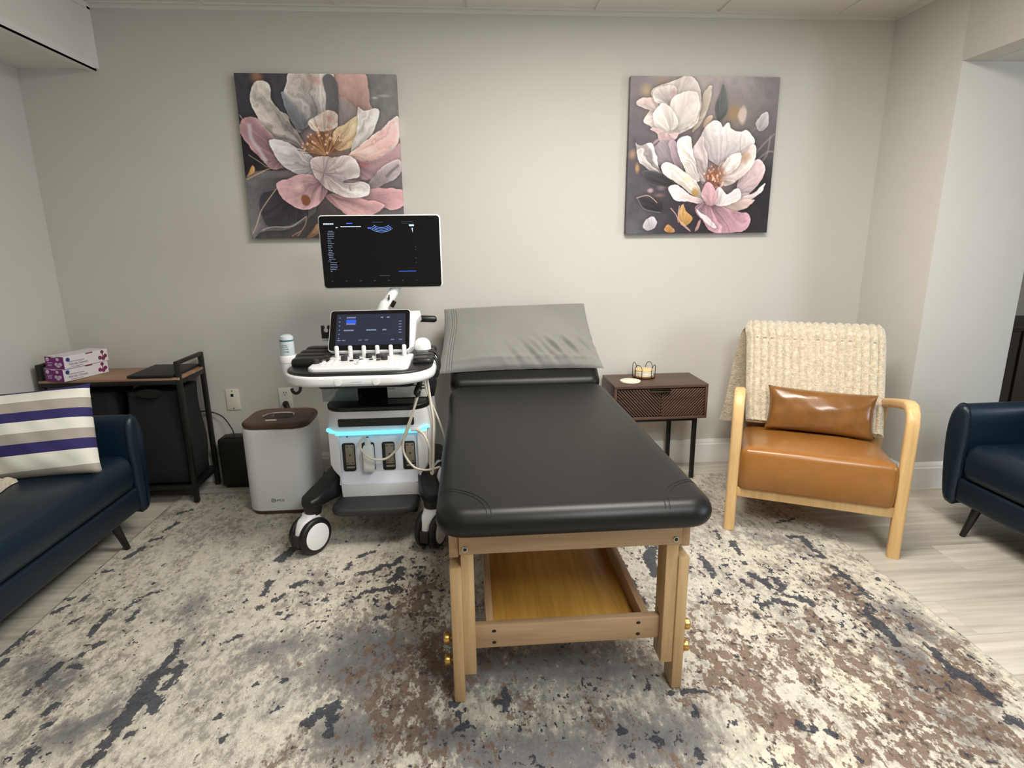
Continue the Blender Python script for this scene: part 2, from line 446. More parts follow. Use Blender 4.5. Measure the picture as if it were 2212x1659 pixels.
# ------------------------------------------------------------------ rug
RUG_NAVY = [([(-0.965,1.7),(-0.959,1.624),(-0.967,1.536)],0.016),([(-0.967,1.536),(-0.967,1.448),(-0.963,1.369)],0.039),([(-0.963,1.369),(-0.963,1.297),(-0.972,1.246)],0.022),([(-0.91,1.591),(-0.901,1.53),(-0.909,1.492)],0.022),([(-0.923,1.457),(-0.902,1.414)],0.029),([(-0.967,1.536),(-0.926,1.569)],0.02),([(-1.286,1.618),(-1.301,1.505)],0.017),([(-1.243,1.687),(-1.246,1.609),(-1.21,1.602)],0.009),([(-1.248,1.703),(-1.215,1.715)],0.014),([(-1.284,1.899),(-1.287,1.838)],0.015),([(-1.286,1.808),(-1.282,1.76)],0.016),([(-1.224,1.963),(-1.244,1.896)],0.013),([(-1.193,1.883),(-1.197,1.83)],0.015),([(-1.178,2.008),(-1.216,1.982)],0.01),([(-1.469,1.994),(-1.502,1.977)],0.017),([(-1.427,2.01),(-1.432,1.97)],0.014),([(-1.47,1.935),(-1.485,1.899)],0.017),([(-1.488,1.795),(-1.502,1.689)],0.014),([(-1.469,1.663),(-1.472,1.635)],0.013),([(-1.15,1.295),(-1.136,1.298),(-1.138,1.26)],0.017),([(-1.291,1.43),(-1.296,1.398)],0.014),([(-1.184,1.456),(-1.192,1.422)],0.014),([(-1.159,1.392),(-1.17,1.376)],0.008),([(-1.38,1.859),(-1.387,1.822)],0.011),([(-1.42,2.338),(-1.445,2.262)],0.014),([(-1.388,2.422),(-1.415,2.404)],0.016),([(-1.376,2.569),(-1.404,2.478)],0.011),([(-1.38,2.694),(-1.42,2.663)],0.016),([(-1.46,2.156),(-1.484,2.155)],0.015),([(-1.437,2.164),(-1.435,2.16)],0.011),([(-0.771,2.276),(-0.797,2.186)],0.039),([(-0.789,2.026),(-0.785,1.939)],0.019),([(-0.653,2.008),(-0.687,1.983)],0.019),([(-0.706,1.932),(-0.731,1.906)],0.017),([(-0.599,2.006),(-0.582,1.986)],0.014),([(-0.773,1.861),(-0.771,1.866)],0.013),([(-0.701,1.836),(-0.689,1.822)],0.011),([(-0.872,1.851),(-0.865,1.853)],0.011),([(-0.613,1.862),(-0.581,1.865)],0.012),([(-0.657,1.793),(-0.656,1.801)],0.011),([(-0.578,1.761),(-0.573,1.761)],0.011),([(-0.571,1.892),(-0.54,1.883)],0.012),([(-0.787,1.709),(-0.804,1.688)],0.018),([(-0.92,1.329),(-0.919,1.33)],0.012),([(-0.994,1.35),(-0.996,1.345)],0.01),([(-0.667,1.293),(-0.672,1.29)],0.012),([(-0.699,1.374),(-0.716,1.369)],0.01),([(-0.555,1.388),(-0.571,1.384)],0.012),([(-0.65,1.482),(-0.65,1.484)],0.009),([(-0.579,1.485),(-0.577,1.489)],0.01),([(-0.402,1.382),(-0.441,1.363),(-0.466,1.326)],0.023),([(-0.406,1.366),(-0.397,1.284)],0.02),([(-0.307,2.165),(-0.326,2.107),(-0.388,2.096)],0.019),([(-0.39,2.073),(-0.453,2.052)],0.02),([(-0.302,2.074),(-0.307,2.019),(-0.337,1.984)],0.023),([(-0.337,1.942),(-0.412,1.922)],0.017),([(-0.297,1.938),(-0.313,1.913)],0.019),([(-0.504,2.124),(-0.518,2.095)],0.017),([(-0.317,1.833),(-0.311,1.819)],0.013),([(-0.314,1.772),(-0.349,1.76)],0.011),([(-0.423,2.217),(-0.475,2.185)],0.012),([(-0.44,1.894),(-0.434,1.887)],0.015),([(-0.509,1.988),(-0.508,1.997)],0.011),([(-0.075,1.369),(-0.069,1.357)],0.017),([(-0.035,1.275),(-0.065,1.281)],0.009),([(-0.062,1.324),(-0.06,1.322)],0.008),([(0.068,1.396),(0.068,1.333)],0.017),([(0.089,1.355),(0.044,1.359)],0.01),([(-0.095,1.234),(-0.102,1.231)],0.013),([(0.581,1.909),(0.579,1.743)],0.018),([(0.578,2.137),(0.576,2.006)],0.02),([(0.574,1.95),(0.574,1.944)],0.016),([(0.73,2.133),(0.695,2.064),(0.687,1.94)],0.037),([(0.911,2.068),(0.908,1.965),(0.892,1.898)],0.016),([(0.875,1.819),(0.868,1.805)],0.017),([(0.893,1.976),(0.913,1.967)],0.013),([(1.082,2.154),(1.075,2.053)],0.015),([(1.061,1.994),(1.056,1.981)],0.016),([(1.055,2.25),(1.041,2.185)],0.012),([(1.042,1.916),(1.072,1.842),(1.074,1.812)],0.022),([(0.994,1.87),(1.011,1.827)],0.019),([(1.121,1.868),(1.124,1.816),(1.065,1.772),(1.069,1.725),(1.104,1.706)],0.013),([(1.105,1.76),(1.172,1.716)],0.015),([(1.167,1.727),(1.166,1.705)],0.021),([(0.99,1.716),(1.047,1.738)],0.01),([(1.364,2.298),(1.445,2.326)],0.017),([(1.344,2.169),(1.397,2.163),(1.387,2.098),(1.394,1.998)],0.017),([(1.346,2.013),(1.395,1.998)],0.015),([(1.388,1.94),(1.397,1.864),(1.396,1.791),(1.4,1.714)],0.012),([(1.362,1.867),(1.396,1.858)],0.017),([(1.359,1.754),(1.412,1.738)],0.013),([(1.332,1.648),(1.324,1.575),(1.316,1.491)],0.017),([(1.307,1.567),(1.328,1.574)],0.02),([(1.498,1.833),(1.504,1.823)],0.014),([(1.492,1.765),(1.499,1.755)],0.012),([(0.941,1.666),(0.949,1.648)],0.012),([(1.405,1.451),(1.391,1.36)],0.019),([(1.391,1.36),(1.416,1.328)],0.032),([(1.416,1.328),(1.415,1.228)],0.014),([(1.394,1.183),(1.412,1.157)],0.018),([(1.087,1.57),(1.088,1.568)],0.01),([(1.416,1.569),(1.406,1.539)],0.013),([(1.4,1.479),(1.403,1.473)],0.01),([(0.586,1.3),(0.579,1.257)],0.01),([(0.628,1.347),(0.572,1.347)],0.01),([(0.612,1.362),(0.632,1.343)],0.013),([(0.443,1.194),(0.447,1.18)],0.015),([(0.536,1.152),(0.538,1.128)],0.014),([(0.712,1.117),(0.711,1.104)],0.011),([(0.917,1.106),(0.926,1.092)],0.012),([(0.834,1.209),(0.842,1.201)],0.013),([(0.864,1.206),(0.868,1.191)],0.012),([(0.894,1.183),(0.903,1.173)],0.011),([(0.365,1.242),(0.376,1.229)],0.006),([(0.367,1.252),(0.361,1.226)],0.006),([(0.372,1.179),(0.367,1.153)],0.008),([(0.656,1.232),(0.681,1.231)],0.01),([(0.488,1.4),(0.483,1.374)],0.008),([(0.54,1.351),(0.524,1.344)],0.01)]
RUG_BROWN = [([(-0.225,1.914),(-0.205,1.778)],0.116),([(-0.155,1.607),(-0.146,1.465)],0.113),([(-0.211,1.396),(-0.205,1.272)],0.088),([(-1.434,2.729),(-1.341,2.322)],0.03),([(-1.212,2.31),(-1.199,2.182)],0.031),([(-1.232,2.086),(-1.238,2.065)],0.022),([(-0.916,2.282),(-0.945,2.108)],0.027),([(-0.798,2.271),(-0.77,2.059)],0.019),([(-1.458,1.816),(-1.451,1.701)],0.046),([(0.95,1.502),(0.964,1.35)],0.055),([(1.142,1.658),(1.14,1.485),(1.145,1.382),(1.149,1.291)],0.042),([(0.796,1.265),(0.801,1.23)],0.087),([(1.376,1.891),(1.288,1.585)],0.055),([(1.093,1.187),(1.093,1.091)],0.105),([(0.974,1.139),(0.949,1.103)],0.069),([(0.691,1.646),(0.722,1.427)],0.116),([(0.857,1.734),(0.949,1.648)],0.079),([(0.96,1.808),(0.961,1.672)],0.029),([(0.809,1.521),(0.842,1.436)],0.085),([(0.574,1.787),(0.614,1.703)],0.064),([(0.782,1.172),(0.776,1.118)],0.058),([(-0.486,1.296),(-0.512,1.228)],0.036),([(1.422,1.404),(1.408,1.275)],0.067),([(1.251,1.132),(1.318,1.071)],0.092),([(-0.831,2.525),(-0.648,2.462)],0.043)]
RUG_GREY = [([(-0.329,1.63),(-0.369,1.584)],0.176),([(-0.363,1.285),(-0.301,1.266)],0.097),([(-0.107,1.259),(-0.049,1.244)],0.06),([(0.534,1.194),(0.427,1.203)],0.13),([(0.009,1.183),(0.239,1.164)],0.08),([(-0.051,1.495),(0.475,1.449)],0.111),([(-0.587,1.657),(-0.696,1.634)],0.074),([(1.298,1.436),(1.294,1.339)],0.109),([(1.24,1.192),(1.275,1.13)],0.083),([(-1.009,1.932),(-1.021,1.852)],0.066),([(1.226,2.196),(1.341,2.106)],0.117),([(1.445,1.628),(1.435,1.532)],0.076),([(-1.009,1.419),(-1.1,1.334)],0.063),([(-1.39,1.633),(-1.25,1.544)],0.085)]  # grey pattern patches; the stroke under the table paints its soft shadow
def build_rug():
    x0, x1, y0, y1, th = -1.506, 1.552, .44, 2.885, .009
    nx, ny = 307, 246
    xs = np.linspace(x0, x1, nx); ys = np.linspace(y0, y1, ny)
    X, Y = np.meshgrid(xs, ys, indexing='ij')
    def field(strokes, soft, k=1.0):
        F = np.zeros_like(X)
        for pts, wd in strokes:
            P = np.array(pts)
            for i in range(len(P) - 1):
                a, c = P[i], P[i + 1]; e = c - a; L = max(1e-9, e @ e)
                t = np.clip(((X - a[0]) * e[0] + (Y - a[1]) * e[1]) / L, 0, 1)
                d = np.hypot(X - a[0] - t * e[0], Y - a[1] - t * e[1])
                s = soft if k == 1 else wd * k
                F = np.maximum(F, np.clip(.5 + (wd / 2 - d) / s, 0, 1))
        return F
    nav = field([(p, w_ * 1.15 + .004) for p, w_ in RUG_NAVY], .034)
    def G(cx, cy, rx, ry): return np.exp(-((X - cx) / rx) ** 2 - ((Y - cy) / ry) ** 2)
    bro = np.clip(.75 * field(RUG_BROWN, 0, 1.5) + .62 * G(.95, 1.35, .5, .55) + .4 * G(.15, 1.5, .35, .45) + .55 * G(-.22, 1.35, .2, .45) + .45 * G(1.35, 1.2, .3, .5) + .4 * G(1.3, 1.95, .22, .5) + .25 * G(-.1, 2.1, .3, .4) + .18 * G(-.3, 1.5, .35, .6) + .03, 0, 1.2)
    gre = np.clip(.9 * field(RUG_GREY, 0, 1.7) + .5 * G(.25, 1.75, .35, .6) + .4 * G(.1, 1.15, .5, .15) + .35 * G(1.35, 1.5, .2, .4) + .3 * G(-1.1, 1.4, .35, .5) + .55 * G(-.36, 1.52, .26, .30), 0, 1)  # grey pattern, plus the massage table's shade painted into the rug colour
    spe = np.clip(.9 * G(-.52, 1.92, .26, .28) + .8 * G(-.22, 2.05, .18, .25) + .6 * G(1.0, 1.85, .35, .4) + .6 * G(.15, 1.25, .4, .3) + .6 * G(1.35, 1.6, .25, .5) + .35 * G(-1.2, 1.7, .3, .7) + .5 * G(.7, 2.0, .25, .4), 0, 1)
    jit = rng.normal(0, .0006, X.shape)
    V = np.stack([X, Y, th + jit], -1).reshape(-1, 3)
    vid = np.arange(nx * ny).reshape(nx, ny)
    Fq = np.stack([vid[:-1, :-1], vid[1:, :-1], vid[1:, 1:], vid[:-1, 1:]], -1).reshape(-1, 4)
    # side skirt
    ring = list(vid[:, 0]) + list(vid[-1, 1:]) + list(vid[-2::-1, -1]) + list(vid[0, -2:0:-1])
    base = len(V); low = V[ring].copy(); low[:, 2] = .0005
    c = np.array([(x0 + x1) / 2, (y0 + y1) / 2]); low[:, :2] += np.sign(low[:, :2] - c) * .002
    V = np.vstack([V, low]); n = len(ring)
    side = [(ring[i], base + i, base + (i + 1) % n, ring[(i + 1) % n]) for i in range(n)]
    me = bpy.data.meshes.new('area_rug')
    me.from_pydata(V.tolist(), [], Fq.tolist() + side); me.update()
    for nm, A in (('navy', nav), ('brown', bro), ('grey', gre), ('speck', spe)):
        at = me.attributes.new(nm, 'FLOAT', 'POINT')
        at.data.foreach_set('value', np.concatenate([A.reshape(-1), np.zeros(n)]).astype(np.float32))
    for p in me.polygons: p.use_smooth = True
    m = bpy.data.materials.new('abstract_rug'); t = NT(m)
    v = t.coords((1, .55, 1)); v2 = t.coords((1, 1, 1))
    def attr(nm):
        a = t.new('ShaderNodeAttribute'); a.attribute_name = nm; return a.outputs['Fac']
    def amp(f, k): return t.math('MULTIPLY', t.math('SUBTRACT', f, .5), k)
    def add(*q):
        r = q[0]
        for x_ in q[1:]: r = t.math('ADD', r, x_)
        return r
    S = (1, .58, 1)
    nA = t.noise(t.coords(S), 52, 4, .66); nB = t.noise(t.coords(S, loc=(3.1, 7.7, 0)), 50, 4, .62); nC = t.noise(t.coords((1, .72, 1), loc=(9.3, 1.7, 0)), 62, 3, .56)
    macro = t.noise(t.coords((1, .6, 1)), 7, 3, .55); fine = t.noise(v2, 170, 3, .65); macro2 = t.noise(t.coords((1, .8, 1), loc=(4, 2, 0)), 11, 2, .5)
    col = t.mix(t.step(add(nA, amp(macro, .55), amp(fine, .28)), .42, .66), lin((220, 211, 193)), lin((158, 149, 138)))
    col = t.mix(t.math('MULTIPLY', t.step(add(nB, amp(fine, .25)), .52, .66), .75), col, lin((238, 231, 216)))
    col = t.mix(t.math('MULTIPLY', t.step(t.noise(v2, 1.7, 2, .5), .42, .60), .22), col, lin((176, 176, 174)))
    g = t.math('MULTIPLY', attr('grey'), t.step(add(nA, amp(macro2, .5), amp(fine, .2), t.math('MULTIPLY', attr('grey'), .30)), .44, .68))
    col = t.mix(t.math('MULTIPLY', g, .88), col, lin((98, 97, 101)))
    bden = attr('brown')
    bm_ = t.step(add(nB, amp(macro, .42), amp(fine, .16), t.math('MULTIPLY', bden, .20)), .665, .735)
    col = t.mix(t.math('MULTIPLY', bm_, .86), col, lin((112, 87, 70)))
    bm2 = t.step(add(nC, amp(macro2, .35), amp(fine, .14), t.math('MULTIPLY', bden, .10)), .68, .735)
    col = t.mix(t.math('MULTIPLY', bm2, .8), col, lin((92, 74, 64)))
    nm_ = t.step(add(attr('navy'), amp(nC, 1.7), amp(macro2, .5), amp(fine, .3)), .41, .53)
    spk = t.step(add(nC, amp(macro2, .35), t.math('MULTIPLY', attr('speck'), .14)), .705, .735)
    nm_ = t.math('MAXIMUM', nm_, spk)
    navc = t.ramp(fine, [(.35, lin((34, 36, 46))), (.7, lin((66, 69, 80)))])
    col = t.mix(t.math('MULTIPLY', nm_, .93), col, navc)
    sh = t.math('ADD', t.math('MULTIPLY', fine, .7), .57)
    cc = t.new('ShaderNodeCombineColor')
    for i in range(3): t.link(sh, cc.inputs[i])
    col = t.mix(1.0, col, cc.outputs[0], 'MULTIPLY')
    t.link(col, t.b.inputs['Base Color'])
    t.b.inputs['Roughness'].default_value = .95; t.b.inputs['Specular IOR Level'].default_value = .15; t.b.inputs['Sheen Weight'].default_value = .15
    hh = t.math('ADD', t.noise(v2, 340, 2, .6), t.math('MULTIPLY', nA, .8))
    t.bump(hh, .8, .004)
    me.materials.append(m)
    o = bpy.data.objects.new('area_rug', me); COL.objects.link(o)
    return tag(o, 'large cream area rug with abstract navy, brown and grey distressed pattern', 'rug')
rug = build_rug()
RZT = .0105   # rug top
# ------------------------------------------------------------------ massage table
M_vinyl = mat('black_vinyl', (15, 15, 14), .40, spec=.32, var=.05, vscale=30, bump=.10, bscale=900, bdist=.0006)
M_seam = mat('black_stitching', (16, 16, 16), .6)
M_beechZ = wood('beech_upright', (164, 131, 92), (194, 161, 118), axis=2, scale=1.5, rough=.42)
M_beechX = wood('beech_crosswise', (152, 121, 90), (182, 151, 117), axis=0, scale=1.5, rough=.42)
M_beechY = wood('beech_lengthwise', (148, 116, 85), (178, 145, 110), axis=1, scale=1.5, rough=.45)
M_ply = wood('golden_plywood', (162, 116, 46), (200, 152, 72), axis=1, scale=1.1, rough=.4)
M_steel = mat('screw_steel', (190, 188, 182), .3, metal=1)
M_dark = mat('dark_hole', (22, 20, 18), .6)
M_brass = mat('brass_knob', (206, 164, 92), .3, metal=.9)

def build_table():
    cx = .252
    t = thing('massage_table', 'black padded massage table with beech wood legs and lower shelf', 'massage table', (cx, 1.36, RZT))
    zt, zb, hw = .628, .556, .352
    # long cushion
    b = B(); prism(b, rrect(2 * hw, 1.30, .075, 8, cx, 1.91), zb, zt, r=.042, seg=7, rb=.029)
    cu = finish(b, 'cushion', M_vinyl, t, 60)
    def edge_dist(x, y):      # distance inside the rounded plan outline of the cushion
        qx, qy = abs(x - cx) - (hw - .075), abs(y - 1.91) - (.65 - .075)
        return .075 - math.hypot(max(qx, 0), max(qy, 0)) - min(max(qx, qy), 0)
    for s in (-1, 1):
        for k in (0, .011):
            b = B(); pts = []
            for i in range(25):
                a = math.radians(-4 + 98 * i / 24); rr = .128 + k
                x, y = cx + s * (hw - rr * math.sin(a)), 1.26 + rr * math.cos(a) * 1.15
                e = edge_dist(x, y); z = zt + .0004
                if e < .043: z = zt - .043 + math.sqrt(max(0, .0434 ** 2 - (.043 - max(e, 0)) ** 2))
                if e < .0005: continue
                pts.append((x, y, z))
            tube(b, pts, .0011, 5); finish(b, 'seam', M_seam, cu)
    # lifting backrest
    b = B(); M = TR(cx, 2.562, zt - .012) @ RX(33)
    prism(b, rrect(2 * hw - .004, .565, .05, 8, 0, .283), -.078, .012, r=.040, seg=6, rb=.03, M=M)
    finish(b, 'backrest', M_vinyl, t, 60)
    # frame
    def part(nm, m, *boxes, r=.003):
        b = B()
        for q in boxes: rbox(b, *q, r=r)
        return finish(b, nm, m, t)
    ap = part('apron', M_beechX, (-.046, .548, 1.362, 1.384, .464, zb + .004))
    part('apron', M_beechX, (-.046, .548, 2.48, 2.502, .464, zb + .004))
    part('side_rail', M_beechY, (-.072, -.047, 1.372, 2.50, .452, zb + .004)); part('side_rail', M_beechY, (.549, .574, 1.372, 2.50, .452, zb + .004))
    part('top_board', M_beechY, (-.06, .565, 1.38, 2.54, zb - .004, zb + .008))
    for y0 in (1.362, 2.425):
        for s in (-1, 1):
            xi = .25 + s * .2755; xo = .25 + s * .307
            part('post', M_beechZ, (xi - .017, xi + .017, y0 + .004, y0 + .072, .095, .470))
            lg = part('leg', M_beechZ, (xo - .0155, xo + .0155, y0 - .002, y0 + .066, RZT, .428), r=.005)
            for z in (.196, .126):
                b = B(); M = TR(xo + s * .0155, y0 + .032, z) @ RY(90 * s)
                lathe(b, [(.004, -.002), (.005, .006), (.0145, .008), (.016, .012), (.016, .021), (.013, .024), (.004, .025)], 16, M)
                finish(b, 'knob', M_brass, lg)
        st = part('stretcher', M_beechX, (-.010, .510, y0 + .026, y0 + .048, .160, .232))
        for x in (.042, .447):
            for z in (.177, .213):
                b = B(); disc(b, TR(x, y0 + .0258, z), .0062, .0045); finish(b, 'screw', M_dark, st)
    for x, z in ((-.030, .480), (.531, .480)):
        b = B(); tube(b, [(x + .0065 * math.cos(a * math.pi / 8), 1.3615, z + .0065 * math.sin(a * math.pi / 8)) for a in range(16)], .0018, 6, True)
        finish(b, 'screw_collar', M_steel, ap)
        b = B(); disc(b, TR(x, 1.3618, z), .005); finish(b, 'screw', M_dark, ap)
    # shelf
    part('shelf', M_ply, (.040, .460, 1.398, 2.45, .176, .186))
    part('shelf_lip', M_beechY, (.020, .041, 1.408, 2.45, .165, .236)); part('shelf_lip', M_beechY, (.459, .480, 1.408, 2.45, .165, .236))
    return t
build_table()

# head pillow
M_pcase = mat('grey_pillowcase', (128, 126, 122), .8, spec=.15, var=.04, vscale=6, bump=.35, bscale=35, bdist=.003, sheen=.3)
def build_head_pillow():
    b = B(); W, H, T = .72, .43, .135
    ph = [1.3, .4, 2.2]
    M = TR(.232, 2.79, .805) @ RX(-90 + 38) @ RZ(0)
    # local: x width, z along slope (bottom -> top), y = -outward ; XZ pillow rotated to lie on the backrest
    nu, nv = 60, 44
    for s in (1, -1):
        def f(u, v):
            a, c = 2 * u - 1, 2 * v - 1
            ex = 1 - .035 * (1 - c * c) + .02 * (c < 0) * (-c) ** 2; ez = 1 - .05 * (1 - abs(a) ** 2.5)
            e = max(0, 1 - a * a) * max(0, 1 - c * c)
            t = e ** .40 * T / 2
            t += .004 * math.exp(-((a + .88) / .035) ** 2) * 0
            if s > 0:
                fold = math.exp(-((c + .55 - .25 * (a - .5)) / .28) ** 2) * math.exp(-((a - .45) / .5) ** 2)
                t += .011 * fold * math.sin(24 * a + 16 * c + 2 * math.sin(5 * c)) + .005 * fold * math.sin(55 * a + 21 * c) + .0035 * math.sin(6 * a + 3 * c) * min(1, e * 3)
                t += .006 * math.exp(-((c + .80) / .05) ** 2) * min(1, e * 6)
                for q in (-.905, -.875, -.845):
                    t -= .0075 * math.exp(-((a - q - .012 * math.sin(4 * c)) / .0055) ** 2) * min(1, (1 - c * c) * 8)
            if s < 0: t *= .36
            sk = .025 * (1 - v) * (-1 if a < 0 else 1) * abs(a)
            return (a * W / 2 * ex + sk, -s * t, c * H / 2 * ez + .012 * a * (1 if c > 0 else .3))
        surf(b, f, nu if s < 0 else 300, nv if s < 0 else 90, M)
    # open hem at the left end
    o = finish(b, 'bed_pillow', M_pcase, None, 80)
    tag(o, 'grey bed pillow in a creased pillowcase on the raised head of the massage table', 'pillow')
    return o
build_head_pillow()

# ------------------------------------------------------------------ nightstand
M_wal = wood('walnut', (68, 48, 40), (96, 71, 60), axis=0, scale=1.4, rough=.42)
M_walR = wood('walnut_slat', (72, 50, 42), (104, 78, 66), axis=0, scale=1.4, rough=.45)
M_blk = mat('black_metal', (24, 23, 22), .45, metal=.3)
M_bronze = mat('bronze_pull', (96, 84, 74), .35, metal=.8)
def build_nightstand():
    x0, x1, y0, y1, zb, zt = .722, 1.212, 2.795, 3.07, .358, .540
    t = thing('nightstand', 'dark walnut nightstand with chevron slatted drawer on black metal legs', 'nightstand', ((x0 + x1) / 2, (y0 + y1) / 2, 0))
    def part(nm, m, bx, r=.0015, p=None):
        b = B(); rbox(b, *bx, r=r); return finish(b, nm, m, p or t)
    part('top', M_wal, (x0, x1, y0, y1, zt - .016, zt), .002)
    part('side_panel', M_wal, (x0, x0 + .014, y0, y1, zb, zt - .016)); part('side_panel', M_wal, (x1 - .014, x1, y0, y1, zb, zt - .016))
    part('bottom_panel', M_wal, (x0 + .014, x1 - .014, y0, y1, zb, zb + .014)); part('back_panel', M_wal, (x0 + .014, x1 - .014, y1 - .012, y1, zb + .014, zt - .016))
    dx0, dx1, dz0, dz1 = x0 + .017, x1 - .017, zb + .017, zt - .022
    dr = part('drawer', M_wal, (dx0, dx1, y0 + .016, y0 + .26, dz0, dz1))
    mx = (dx0 + dx1) / 2; st = .0165; sw = .0062
    # chevron slats, clipped to the drawer face
    def clip(poly, x_lo, x_hi, z_lo, z_hi):
        for ax, lim, sg in ((0, x_lo, 1), (0, x_hi, -1), (1, z_lo, 1), (1, z_hi, -1)):
            out = []
            for i in range(len(poly)):
                p, q = poly[i - 1], poly[i]; fp, fq = sg * (p[ax] - lim), sg * (q[ax] - lim)
                if fp >= 0 and fq >= 0: out.append(q)
                elif fp >= 0 or fq >= 0:
                    k = fp / (fp - fq); m_ = (p[0] + k * (q[0] - p[0]), p[1] + k * (q[1] - p[1])); out.append(m_)
                    if fq >= 0: out.append(q)
            poly = out
            if len(poly) < 3: return []
        return poly
    for side in (-1, 1):
        lo, hi = (dx0, mx - .002) if side < 0 else (mx + .002, dx1)
        k = -14
        while k < 30:
            c = dz0 + k * st * 1.42 / 1.42
            # lines: left half falls to the centre, right half rises from the centre
            if side < 0: q = [(dx0, c + .24), (mx, c), (mx, c + sw * 1.35), (dx0, c + .24 + sw * 1.35)]
            else: q = [(mx, c), (dx1, c + .24), (dx1, c + .24 + sw * 1.35), (mx, c + sw * 1.35)]
            q = clip(q, lo, hi, dz0, dz1); k += 1
            if len(q) < 3: continue
            a = sum(q[i - 1][0] * q[i][1] - q[i][0] * q[i - 1][1] for i in range(len(q)))
            if abs(a) < 6e-5: continue
            if a < 0: q = q[::-1]
            b = B(); prism(b, q, y0 + .002, y0 + .0165, plane='XZ', r=0, rb=.0016, seg=2); finish(b, 'slat', M_walR, dr, 30)
    b = B(); rbox(b, mx - .058, mx + .045, y0 - .012, y0 + .012, dz1 - .006, dz1 + .001, r=.001)
    rbox(b, mx - .058, mx + .045, y0 - .012, y0 - .008, dz1 - .013, dz1 + .001, r=.001); finish(b, 'handle', M_bronze, dr)
    for (xa, ya) in ((1.168, 2.842), (.766, 2.842), (1.100, 3.035), (.80, 3.035)):
        part('leg', M_blk, (xa - .0105, xa + .0105, ya - .0105, ya + .0105, 0 if ya > 2.9 else RZT, zb), .002)
    part('leg_brace', M_blk, (.80, 1.1, 3.025, 3.045, .335, zb)); part('leg_brace', M_blk, (.766, 1.168, 2.832, 2.852, .335, zb))
build_nightstand()

# coaster holder, coasters
M_cork = mat('coaster_wood', (232, 206, 156), .6, var=.06, vscale=60)
M_stone = mat('coaster_ceramic', (240, 232, 212), .55, var=.03, vscale=60)
M_wbase = wood('holder_base_wood', (120, 78, 48), (152, 104, 66), axis=0, scale=2)
def build_coasters():
    cx, cy, z = .928, 2.985, .5405
    h = thing('coaster_holder', 'black wire coaster holder with round wooden base on the walnut nightstand', 'coaster holder', (cx, cy, z))
    b = B(); lathe(b, [(.054, 0), (.057, .002), (.057, .010), (.054, .012)], 32, TR(cx, cy, z)); finish(b, 'base', M_wbase, h)
    for k in range(4):
        a0 = math.radians(45 + 90 * k); b = B()
        p = []
        for da in (-.33, .33):
            q = [(cx + .060 * math.cos(a0 + da), cy + .060 * math.sin(a0 + da), z + zz) for zz in (.004, .03, .052)]
            p.append(q)
        top = [(cx + .061 * math.cos(a0 + d_), cy + .061 * math.sin(a0 + d_), z + zz) for d_, zz in ((-.22, .068), (0, .075), (.22, .068))]
        tube(b, catmull(p[0] + top + p[1][::-1], 4), .0017, 6); finish(b, 'wire_loop', M_blk, h)
    b = B(); tube(b, [(cx + .0595 * math.cos(i * math.pi / 16), cy + .0595 * math.sin(i * math.pi / 16), z + .005) for i in range(32)], .0017, 6, True); finish(b, 'wire_ring', M_blk, h)
    labs = ['bottom coaster in the wire holder, just above its wooden base', 'second coaster from the bottom in the wire holder', 'second coaster from the top in the wire holder', 'topmost tan coaster lying in the wire holder']
    for k in range(4):
        b = B(); zz = z + .0125 + k * .0085
        lathe(b, [(.049, zz), (.051, zz + .001), (.051, zz + .0065), (.049, zz + .0075)], 32, TR(cx, cy, 0))
        o = finish(b, 'coaster', M_cork if k == 3 else M_stone); origin_to(o, (cx, cy, zz)); tag(o, labs[k], 'coaster', 'round coasters on the nightstand')
    b = B(); lathe(b, [(.051, z), (.053, z + .001), (.053, z + .006), (.051, z + .007)], 36, TR(.829, 2.893, 0))
    o = finish(b, 'coaster', M_stone); origin_to(o, (.829, 2.893, z)); tag(o, 'pale round coaster lying alone on the front of the nightstand top', 'coaster', 'round coasters on the nightstand')
build_coasters()

